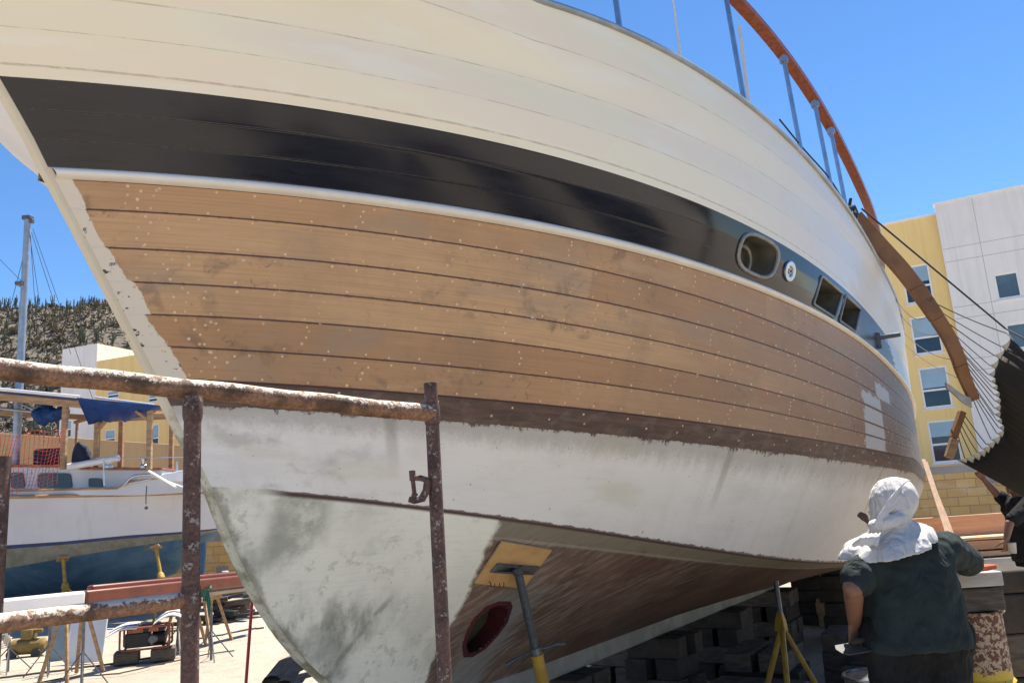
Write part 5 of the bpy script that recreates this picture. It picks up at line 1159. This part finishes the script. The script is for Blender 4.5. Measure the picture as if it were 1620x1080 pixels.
for i in range(4):
    f = MB(); L = []; seg_ = cv[cuts[i]:cuts[i+1]+1]
    for j, p in enumerate(seg_):
        t = j/(len(seg_)-1); d_ = (cv[min(cuts[i]+j+1, len(cv)-1)]-cv[max(cuts[i]+j-1, 0)]).normalized(); w_ = (wd[i]*(1-t)+wd[i+1]*t)*(1+.04*(i % 2))
        if i == 3: w_ = wd[3]*(1-t)+wd[4]*t
        sd_ = d_.cross(Vector((.15, 1, .1))).normalized(); ud_ = sd_.cross(d_); p2 = p+d_*(.002 if j == 0 else 0)
        L.append([p2-sd_*w_/2-ud_*.03, p2+sd_*w_/2-ud_*.03, p2+sd_*w_/2+ud_*.03, p2-sd_*w_/2+ud_*.03])
    f.loft(L); f.build('scarfed_length', M['bplank'], bt, bevel=.004)
f = MB(); L = []
for p, w_ in zip(cr([at(1496, 609, 6.46), at(1508, 618, 6.46), at(1522, 630, 6.46), at(1536, 637, 6.48)], 5), [.05+.002*i for i in range(16)]): L.append([p+Vector((0, -.012, -w_/2)), p+Vector((0, -.012, w_/2)), p+Vector((0, .012, w_/2)), p+Vector((0, .012, -w_/2))])
f.loft(L); tag(f.build('batten', M['paleplank'], bevel=.003), 'pale curved batten end beside the tip of the bent plank', 'batten')
bd = thing('hanging_board', 'short brown board hanging under the lashings beside the shade cloth', 'board', at(1512, 690, 6.9)); bd.location.z = at(1512, 690, 6.9).z
f = MB(); f.beam(at(1508, 692, 6.9), at(1522, 651, 6.9), .05, .06, up=(0, 1, 0)); f.build('upper_length', M['bplank'], bd, bevel=.004)
f = MB(); f.beam(at(1501, 724, 6.88), at(1510, 694, 6.88), .065, .05, up=(0, 1, 0)); f.build('lower_length', M['wood'], bd, bevel=.004)

M['lash'] = gmat('grey_brown_cord', (.11, .09, .075), (.07, .06, .05), 40, .9, 0)
for i in range(ne):
    e_ = ep(i)
    if i < 15: anc = cv[min(len(cv)-2, int(26+i*2.6))]+Vector((0, .02, .03))
    else: anc = at(1508, 692, 6.9).lerp(at(1522, 651, 6.9), 1-(i-15)/6)
    m_ = anc.lerp(e_, .5)-Vector((0, 0, rs.uniform(.0, .04))); f = MB(); f.tube([anc*(1-t)**2+m_*2*t*(1-t)+e_*t*t for t in [j/10 for j in range(11)]], rs.uniform(.003, .0045), 5); f.build('lashing', M['lash'], shc)
for i, (s_, k_) in enumerate(((3.6, 30), (4.2, 38), (4.9, 50), (5.4, 58))):
    anc = L2W(sheer(s_)); e_ = cv[k_]; m_ = anc.lerp(e_, .5)-Vector((0, 0, .25-.05*i)); f = MB(); f.tube([anc*(1-t)**2+m_*2*t*(1-t)+e_*t*t for t in [j/12 for j in range(13)]], .0035, 5); f.build('stay_cord', M['lash'], shc)
# added unseen cloth panels overhead, gapped to shade the sand the stripe reflects
for (x0, x1) in ((3.3, 4.9), (5.75, 6.8), (7.75, 11.5)):
    f = MB(); f.loft([[(x0+(x1-x0)*i/8, y, 3.25-.12*math.sin(math.pi*i/8)+.04*math.sin(y*1.7)) for i in range(9)] for y in (-4.2, -3, -2, -1, 0, 1, 2, 3, 4.0)], cap=False, closed=False); f.build('cloth', M['shade'], shc, solid=.006)
for x, y in ((3.3, 4.05), (3.3, -4.2), (11.5, 4.05), (11.5, -4.2)): f = MB(); f.tube([(x, y, 0), (x, y, 3.3)], .03, 8); f.build('pole', M['greysteel'], shc)  # added poles carrying the unseen panels
for y in (4.05, -4.22): f = MB(); f.tube([(3.3, y, 3.28), (11.5, y, 3.28)], .022, 8); f.build('added_ridge_pipe', M['greysteel'], shc)

# ------------------------------------------------------------------ people
def hand(f, wrist, d, side, palm, curl, s=1.0, spread=.12):
    """wrist point, finger direction d, side = towards the thumb, palm = palm facing normal"""
    d = Vector(d).normalized(); side = Vector(side); side = (side-d*side.dot(d)).normalized(); pal = d.cross(side).normalized()
    if pal.dot(Vector(palm)) < 0: pal = -pal
    w = Vector(wrist)
    for q in (-.030, -.010, .010, .028): f.capsule(w+side*q*.6*s, w+d*.088*s+side*q*s, .015*s, .0135*s, 8)
    for q, ln in ((.030, .070), (.011, .080), (-.009, .074), (-.028, .058)):
        p = w+d*.088*s+side*q*s; dd = (d+side*q*spread*10*.3).normalized(); L = [p]
        for j, fr in enumerate((.45, .30, .25)):
            a_ = curl*(j+1)*.55; v_ = dd*math.cos(a_)+pal*math.sin(a_); p = p+v_*ln*fr*s; L.append(p)
        f.chain(L, [.0095*s, .009*s, .0082*s, .007*s], 8)
    p = w+d*.025*s+side*.028*s; L = [p]
    for j, ln in enumerate((.045, .032, .026)): v_ = (side*(.85-.35*j)+d*(.6+.15*j)+pal*(.15+.45*curl*(j+.4))).normalized(); p = p+v_*ln*s; L.append(p)
    f.chain(L, [.013*s, .0115*s, .010*s, .008*s], 8)
def head(f, c, fwd, s=1.0):
    fwd = Vector(fwd).normalized(); x = fwd.cross(Vector((0, 0, 1))).normalized(); u = x.cross(fwd); Mx = Matrix((x, fwd, u)).transposed()
    g_ = lambda a, b_, c2: c+Mx@Vector((a, b_, c2))*s
    f.ell(g_(0, -.012, .03), (.074*s, .092*s, .092*s), Mx); f.ell(g_(0, .022, -.045), (.056*s, .066*s, .072*s), Mx); f.capsule(g_(0, .07, -.095), g_(0, .055, -.09), .026*s, .03*s)
    f.capsule(g_(0, .092, .005), g_(0, .108, -.028), .009*s, .015*s); f.ell(g_(0, .095, -.034), (.018*s, .014*s, .010*s), Mx)
    for q in (-1, 1): f.ell(g_(q*.076, -.005, -.012), (.009*s, .02*s, .032*s), Mx); f.ell(g_(q*.03, .078, .018), (.022*s, .014*s, .010*s), Mx); f.ell(g_(q*.042, .058, -.02), (.022*s, .022*s, .02*s), Mx)
    f.capsule(g_(-.02, .086, -.066), g_(.02, .086, -.066), .008*s, .008*s)
    return g_
def tagperson(r): r['category'] = 'person'

# --- worker in the white head cloth, seen from behind
def w1(x, y, Y): return at(x, y, Y)
hips = w1(1446, 1012, 3.95); hips.z -= .02
per = thing('person', 'worker in white head cloth and dark clothes standing with back turned', 'person', (hips.x, hips.y, 0))
neck = w1(1418, 846, 3.92); hc = w1(1413, 803, 3.90); shL = w1(1378, 874, 3.92); shR = w1(1484, 862, 3.92)
elL = w1(1350, 930, 3.80); wrL = w1(1352, 982, 3.97); elR = w1(1528, 884, 4.14); wrR = w1(1538, 888, 4.30)
f = MB(); head(f, hc, (-.1, 1, -.05), .83); f.capsule(neck, hc-Vector((0, .01, .07)), .062, .055)
chest = (shL+shR)/2+Vector((0, .0, -.10)); f.capsule(neck-Vector((0, 0, .05)), chest, .06, .10)
f.capsule(chest+Vector((-.06, 0, 0)), hips+Vector((-.06, 0, .10)), .10, .115); f.capsule(chest+Vector((.06, 0, 0)), hips+Vector((.06, 0, .10)), .10, .115)
f.capsule(hips+Vector((-.07, 0, 0)), hips+Vector((.07, 0, 0)), .115, .115)
hipL, hipR = hips+Vector((-.09, 0, -.04)), hips+Vector((.10, 0, -.04))
ftL = Vector((hips.x-.13, hips.y-.02, .06)); ftR = Vector((hips.x+.17, hips.y+.08, .06))
knL = hipL.lerp(ftL, .5)+Vector((0, .04, 0)); knR = hipR.lerp(ftR, .5)+Vector((.02, .05, 0))
for a_, k_, t_ in ((hipL, knL, ftL), (hipR, knR, ftR)): f.chain([a_, k_, t_], [.095, .062, .042], 14); f.capsule(t_+Vector((0, -.03, -.025)), t_+Vector((.01, .16, -.03)), .036, .032)
f.chain([neck.lerp(shL, .55)-Vector((0,0,.05)), shL-Vector((0,0,.01)), elL, wrL], [.05, .055, .047, .031], 14); f.chain([neck.lerp(shR, .55)-Vector((0,0,.04)), shR-Vector((0,0,.01)), elR, wrR], [.05, .055, .047, .031], 14)
hd_d = Vector((.05, .30, -1)); hand(f, wrL, hd_d, (.95, .3, 0), (.8, -.3, .1), 1.05)
hand(f, wrR, (.35, .9, -.12), (-.85, .3, .1), (0, 0, -1), .45)
f.build('body', M['skin'], per, remesh=.0065, smiter=2)
# face details ride on the head
gx_ = lambda a, b_, c2: hc+Vector((a, b_, c2))
f = MB()
for q in (-1, 1): f.ell(gx_(q*.03, .088, .018), (.011, .008, .007))
f.build('eyes', M['black'], per)
M['tee'] = clothmat('charcoal_work_tee', (.028, .039, .040), (.019, .027, .029), .42, ((.10, .115, .12), 6, .66))
M['pants'] = clothmat('black_work_trousers', (.016, .018, .020), (.010, .011, .012), .42)
def ring(c, hw, hd_, tilt=0, n=26, ex=.85):
    L = []
    for i in range(n):
        t = 2*math.pi*i/n; cx, sx_ = math.cos(t), math.sin(t); L.append(Vector(c)+Vector((hw*math.copysign(abs(cx)**ex, cx), hd_*math.copysign(abs(sx_)**ex, sx_), tilt*cx)))
    return L
f = MB(); f.loft([ring(w1(x, y, 3.94), hw, hd_, tl) for x, y, hw, hd_, tl in ((1424, 852, .085, .06, 0), (1428, 860, .14, .09, .01), (1431, 869, .195, .115, .02), (1434, 887, .215, .14, .015), (1437, 915, .214, .158, 0), (1441, 950, .216, .168, 0), (1446, 985, .224, .175, 0), (1450, 1012, .236, .182, 0), (1452, 1022, .238, .183, 0), (1452, 1023, .225, .17, 0), (1449, 1000, .205, .155, 0))])
f.chain([shL+Vector((.06, 0, -.05)), shL.lerp(elL, .25)+Vector((.01, 0, -.01)), shL.lerp(elL, .78)], [.075, .08, .074], 16)
f.chain([shR+Vector((-.06, 0, -.02)), shR.lerp(elR, .3), elR, elR.lerp(wrR, .35)], [.088, .084, .078, .072], 16)
f.build('shirt', M['tee'], per, remesh=.0105, smiter=6, disp=[(.13, .036), (.05, .012)])
f = MB(); f.capsule(hips+Vector((-.10, 0, .03)), hips+Vector((.11, 0, .03)), .15, .15)
for a_, k_, t_ in ((hipL, knL, ftL), (hipR, knR, ftR)): f.chain([a_, k_, t_+Vector((0, 0, .05))], [.135, .108, .088], 16)
f.build('trousers', M['pants'], per, remesh=.0125, smiter=5, disp=[(.14, .04), (.05, .014)])
f = MB()
for t_ in (ftL, ftR): f.capsule(t_+Vector((0, -.04, -.015)), t_+Vector((.01, .17, -.025)), .048, .042); f.box(t_+Vector((.005, .06, -.05)), (.09, .28, .02))
f.build('boots', M['black'], per, remesh=.01, smiter=3)
# head cloth
f = MB(); RG = [(1411, 754.5, .012, .012, 0), (1411, 756, .035, .04, 0), (1411.5, 759, .062, .07, 0), (1412, 765, .078, .09, 0), (1412.5, 774, .094, .110, 0), (1413, 785, .103, .122, 0), (1413.5, 796, .104, .123, 0), (1413.5, 806, .102, .119, .004), (1411, 815, .096, .110, .010), (1408, 822, .093, .103, .016), (1407, 828, .092, .100, .022), (1407, 833, .098, .104, .028), (1407, 838, .122, .120, .034), (1406, 844, .156, .145, .038), (1406, 849, .190, .176, .040), (1405, 855, .201, .190, .042), (1405, 861, .207, .200, .042), (1405, 866, .210, .206, .042), (1405, 866.5, .203, .198, .042), (1406, 858, .185, .175, .040)]
NS = 72; Ls = []
for i, (x, y, hw, hd_, tl) in enumerate(RG):
    c_ = w1(x, y, 3.925); L = []; cape = max(0, min(1, (y-829)/28))
    for j in range(NS):
        t = 2*math.pi*j/NS; fo_ = 1+cape*(.06*math.sin(9*t+1.1+y*.02)+.03*math.sin(17*t+.4)+.06*mnoise.noise(Vector((math.cos(t)*2, math.sin(t)*2, y*.03))))
        if y < 829: fo_ = 1+.012*math.sin(5*t+y*.22)+.012*math.sin(9*t-y*.3)+.03*mnoise.noise(Vector((math.cos(t)*2.2, math.sin(t)*2.2, y*.07)))
        L.append(c_+Vector((hw*fo_*math.cos(t), hd_*fo_*math.sin(t), tl*math.cos(t)-cape*.03*math.sin(-t))))
    Ls.append(L)
f.loft(Ls)
for off, rr_ in ((0, .020), (.018, .016)): f.tube([w1(x, y+off*300, 3.925-d_) for x, y, d_ in ((1383, 834, .02), (1388, 830, .07), (1398, 827, .105), (1410, 824, .125), (1424, 819, .115), (1436, 813, .07), (1442, 809, .0))], [rr_*.6, rr_, rr_*1.2, rr_*.9, rr_*1.1, rr_, rr_*.6], 10)
f.ell(w1(1386, 832, 3.86), (.036, .04, .032))
for q in range(4):      # turns of the wrap over the crown
    P_ = []
    for j in range(13):
        t = j/12; y = 826-(20+q*13)*math.sin(math.pi*t*.5)-(q*3)*t; xx = 1384+58*t; th_ = (xx-1413)/40; P_.append(w1(xx+3*math.sin(t*3), y, 3.925-.118*math.sqrt(max(.03, 1-min(1, th_*th_*.52)))))
    f.tube(P_, [.003]+[.0062]*11+[.003], 8)
    x0 = 1374+q*7; x1 = 1350+q*11.2; f.tube([w1(x0, 842-q*.9, 3.925-.125), w1((x0+x1)/2, 852-q*1.2, 3.925-.170), w1(x1, 865-q*2.1 if q > 4 else 863, 3.925-.195+.06*abs(q-5)/5)], [.002, .010, .013], 8)
f.build('head_cloth', M['whitecloth'], per, remesh=.0058, smiter=4, disp=[(.05, .006)])
# trowel and sanding pad in his hands
hdc = wrL+hd_d.normalized()*.09
tw = thing('trowel', 'long steel float held low in the left hand of the worker', 'trowel', hdc)
f = MB(); A_, B_ = w1(1314, 1021, 3.93), w1(1394, 1007, 4.0); wv_ = Vector((.03, -.085, -.028)); f.prism([A_+(B_-A_)*.08, A_+(B_-A_)*.0+wv_*.35, A_+(B_-A_)*.0+wv_*.75, A_+(B_-A_)*.07+wv_, B_+wv_, B_], Vector((0, 0, -.004))); f.build('blade', gmat('dull_float_steel', (.055, .06, .066), (.04, .042, .046), 14, .55, .1), tw, bevel=.001)
f = MB(); q0_, q1_ = A_.lerp(B_, .28)+wv_*.5, A_.lerp(B_, .85)+wv_*.5; f.tube([q0_+Vector((0, 0, .025)), q1_+Vector((0, 0, .025))], .013, 10); f.tube([q0_.lerp(q1_, .3), q0_.lerp(q1_, .3)+Vector((0, 0, .025))], .006, 8); f.build('handle', M['darkwood'], tw)
f = MB(); q_ = w1(1552, 893, 4.32); q_.z = zt_+.07; f.box(q_+Vector((.01, .02, .012)), (.12, .09, .022), .5); tag(f.build('sanding_pad', gmat('orange_sanding_pad', (.55, .09, .04), (.42, .07, .03), 9, .8, .1), bevel=.005), 'orange sanding pad under the right hand on the work plank', 'pad')

# --- the man pointing, at the right edge
q = at(1634, 900, 9.0); bx, by = q.x, 9.0
pr_ = thing('person', 'man in black shirt pointing at the yacht from the right edge', 'person', (bx, by, 0))
nk = at(1632, 784, 9.0); zs_ = nk.z; hc2 = Vector((bx-.03, by, zs_+.16)); sF = Vector((bx-.03, by+.17, zs_-.06)); sN = Vector((bx-.02, by-.18, zs_-.07))
fist = at(1556, 757, 9.15); elF = sF.lerp(fist, .48)+Vector((0, 0, -.03)); elN = at(1597, 828, 8.75); wrN = at(1592, 852, 8.72)
f = MB(); head(f, hc2, (-1, -.1, 0)); f.capsule(Vector((bx, by, zs_-.03)), hc2-Vector((0, 0, .07)), .06, .055)
hp2 = Vector((bx+.02, by, .88)); f.capsule(Vector((bx, by-.05, zs_-.2)), hp2+Vector((0, -.05, .1)), .12, .12); f.capsule(Vector((bx, by+.05, zs_-.2)), hp2+Vector((0, .05, .1)), .12, .12)
f.capsule(Vector((bx, by-.1, zs_-.1)), Vector((bx, by+.1, zs_-.1)), .085, .085)
LG = []
for sy, dx in ((-1, -.08), (1, .10)):
    h_ = hp2+Vector((0, sy*.09, 0)); t_ = Vector((bx+dx, by+sy*.11, .06)); k_ = h_.lerp(t_, .5)+Vector((-.04, 0, 0)); LG.append((h_, k_, t_)); f.chain([h_, k_, t_], [.09, .06, .04], 12); f.capsule(t_+Vector((.03, 0, -.025)), t_+Vector((-.16, 0, -.03)), .036, .03)
f.chain([Vector((bx, by+.08, zs_-.07)), sF, elF, fist], [.065, .058, .045, .029], 12)
f.chain([Vector((bx, by-.08, zs_-.07)), sN, elN, wrN], [.065, .058, .045, .030], 12)
dr_ = (fist-elF).normalized()
# pointing hand: index straight, others curled
wv = fist; sd2 = Vector((0, -.3, .95)); sd2 = (sd2-dr_*sd2.dot(dr_)).normalized(); pl2 = Vector((0, -1, -.3))
for q_ in (-.028, -.009, .010, .027): f.capsule(wv+sd2*q_*.6, wv+dr_*.085+sd2*q_, .015, .0135, 8)
p = wv+dr_*.085+sd2*.027; f.chain([p, p+dr_*.035+sd2*.006, p+dr_*.062+sd2*.012, p+dr_*.085+sd2*.017], [.010, .009, .0085, .007], 8)
for q_ in (.010, -.009, -.027):
    p = wv+dr_*.085+sd2*q_; f.chain([p, p+dr_*.03+pl2*.02, p+dr_*.015+pl2*.045, p-dr_*.01+pl2*.04], [.0098, .009, .0085, .008], 8)
p = wv+dr_*.03+sd2*.03; f.chain([p, p+dr_*.035+sd2*.022, p+dr_*.062+sd2*.02, p+dr_*.085+sd2*.012], [.013, .0115, .010, .008], 8)
hand(f, wrN, (-.12, 0, -1), (-.9, -.3, 0), (.3, .9, 0), 1.0)
f.build('body', M['skin'], pr_, remesh=.0075, smiter=2)
f = MB(); f.capsule(Vector((bx-.02, by-.12, zs_-.12)), Vector((bx-.02, by+.12, zs_-.12)), .125, .125); f.loft([ring((bx, by, z), a_, w_, 0) for z, a_, w_ in ((zs_-.06, .11, .14), (zs_-.16, .145, .20), (zs_-.35, .15, .205), (zs_-.52, .155, .205), (zs_-.66, .16, .21), (zs_-.665, .14, .19))])
f.chain([sF, sF.lerp(elF, .55)], [.082, .078], 14); f.chain([sN, sN.lerp(elN, .8)], [.085, .075], 14)
M['btee'] = clothmat('black_cotton_shirt', (.012, .012, .014), (.02, .02, .022), .42)
f.build('shirt', M['btee'], pr_, remesh=.013, smiter=5, disp=[(.15, .03)])
f = MB(); f.capsule(hp2+Vector((0, -.08, .02)), hp2+Vector((0, .08, .02)), .14, .14)
for h_, k_, t_ in LG: f.chain([h_, k_, t_+Vector((0, 0, .04))], [.125, .095, .08], 14)
f.build('trousers', M['pants'], pr_, remesh=.014, smiter=5, disp=[(.14, .035)])
f = MB(); f.ell(hc2+Vector((.022, .002, .045)), (.096, .082, .088)); f.build('hair', M['black'], pr_, disp=[(.04, .012)])
f = MB(); 
for h_, k_, t_ in LG: f.capsule(t_+Vector((.04, 0, -.015)), t_+Vector((-.17, 0, -.025)), .048, .042)
f.build('shoes', M['black'], pr_, remesh=.012, smiter=2)
f = MB()
for q_ in (-1, 1): f.ell(hc2+Vector((-.088, q_*.03, .018)), (.008, .011, .007))
f.build('eyes', M['black'], pr_)
f = MB(); q_ = at(1601, 866, 8.70); f.tube([q_+Vector((0, 0, -.055)), q_+Vector((0, 0, .05))], [.035, .045], 16); tag(f.build('cup', M['paleplank']), 'pale paper cup held low by the man in the black shirt', 'cup')

# --- third worker, almost hidden behind the first
bx, by = at(1432, 900, 5.0).x, 5.0
p3_ = thing('person', 'worker hidden behind the man in white, only a dark hand showing', 'person', (bx, by, 0))
hz = 1.46; hc3 = Vector((bx, by, hz)); f = MB(); head(f, hc3, (-.8, .6, 0), .95); f.capsule(hc3-Vector((0, 0, .2)), hc3-Vector((0, 0, .07)), .06, .055)
hp3 = Vector((bx+.02, by, .80)); f.capsule(hc3-Vector((.05, 0, .38)), hp3+Vector((-.05, 0, .1)), .12, .12); f.capsule(hc3-Vector((-.05, 0, .38)), hp3+Vector((.05, 0, .1)), .12, .12)
for sx_ in (-1, 1): f.chain([hp3+Vector((sx_*.08, 0, 0)), hp3+Vector((sx_*.09, .04, -.38)), Vector((bx+sx_*.09, by, .06))], [.09, .06, .042], 12); f.capsule(Vector((bx+sx_*.09, by, .035)), Vector((bx+sx_*.09, by+.16, .03)), .036, .03)
sh3 = hc3+Vector((-.14, .02, -.23)); wr3 = at(1379, 826, 5.0); el3 = sh3.lerp(wr3, .5)+Vector((0, -.10, -.13)); f.chain([hc3+Vector((0, 0, -.22)), sh3, el3, wr3], [.07, .058, .044, .029], 12)
hand(f, wr3, (-.75, .35, .75), (.2, .2, .9), (0, .9, .2), .8, .62)
shr = hc3+Vector((.15, .02, -.23)); f.chain([hc3+Vector((0, 0, -.22)), shr, shr+Vector((.02, -.02, -.26)), shr+Vector((-.02, .15, -.42))], [.07, .058, .044, .03], 12); hand(f, shr+Vector((-.02, .15, -.42)), (-.1, .9, -.3), (-1, 0, 0), (0, 0, -1), .6)
f.build('body', gmat('shaded_tanned_skin', (.16, .08, .05), (.12, .06, .04), 14, .5, .1), p3_, remesh=.0075, smiter=2)
f = MB(); f.loft([ring((bx, by, z), a_, w_, 0) for z, a_, w_ in ((hz-.19, .12, .09), (hz-.28, .18, .12), (hz-.45, .18, .13), (hz-.70, .18, .14), (hz-.705, .16, .12))]); f.chain([sh3, sh3.lerp(el3, .7)], [.075, .07], 12); f.chain([shr, shr+Vector((.02, -.02, -.2))], [.075, .07], 12)
f.build('shirt', M['btee'], p3_, remesh=.013, smiter=4)
f = MB(); f.capsule(hp3+Vector((-.07, 0, .02)), hp3+Vector((.07, 0, .02)), .13, .13)
for sx_ in (-1, 1): f.chain([hp3+Vector((sx_*.08, 0, 0)), hp3+Vector((sx_*.09, .04, -.38)), Vector((bx+sx_*.09, by, .10))], [.12, .095, .08], 12)
f.build('trousers', M['pants'], p3_, remesh=.014, smiter=4)
f = MB(); f.ell(hc3+Vector((.015, -.015, .045)), (.09, .092, .085)); f.build('hair', M['black'], p3_)
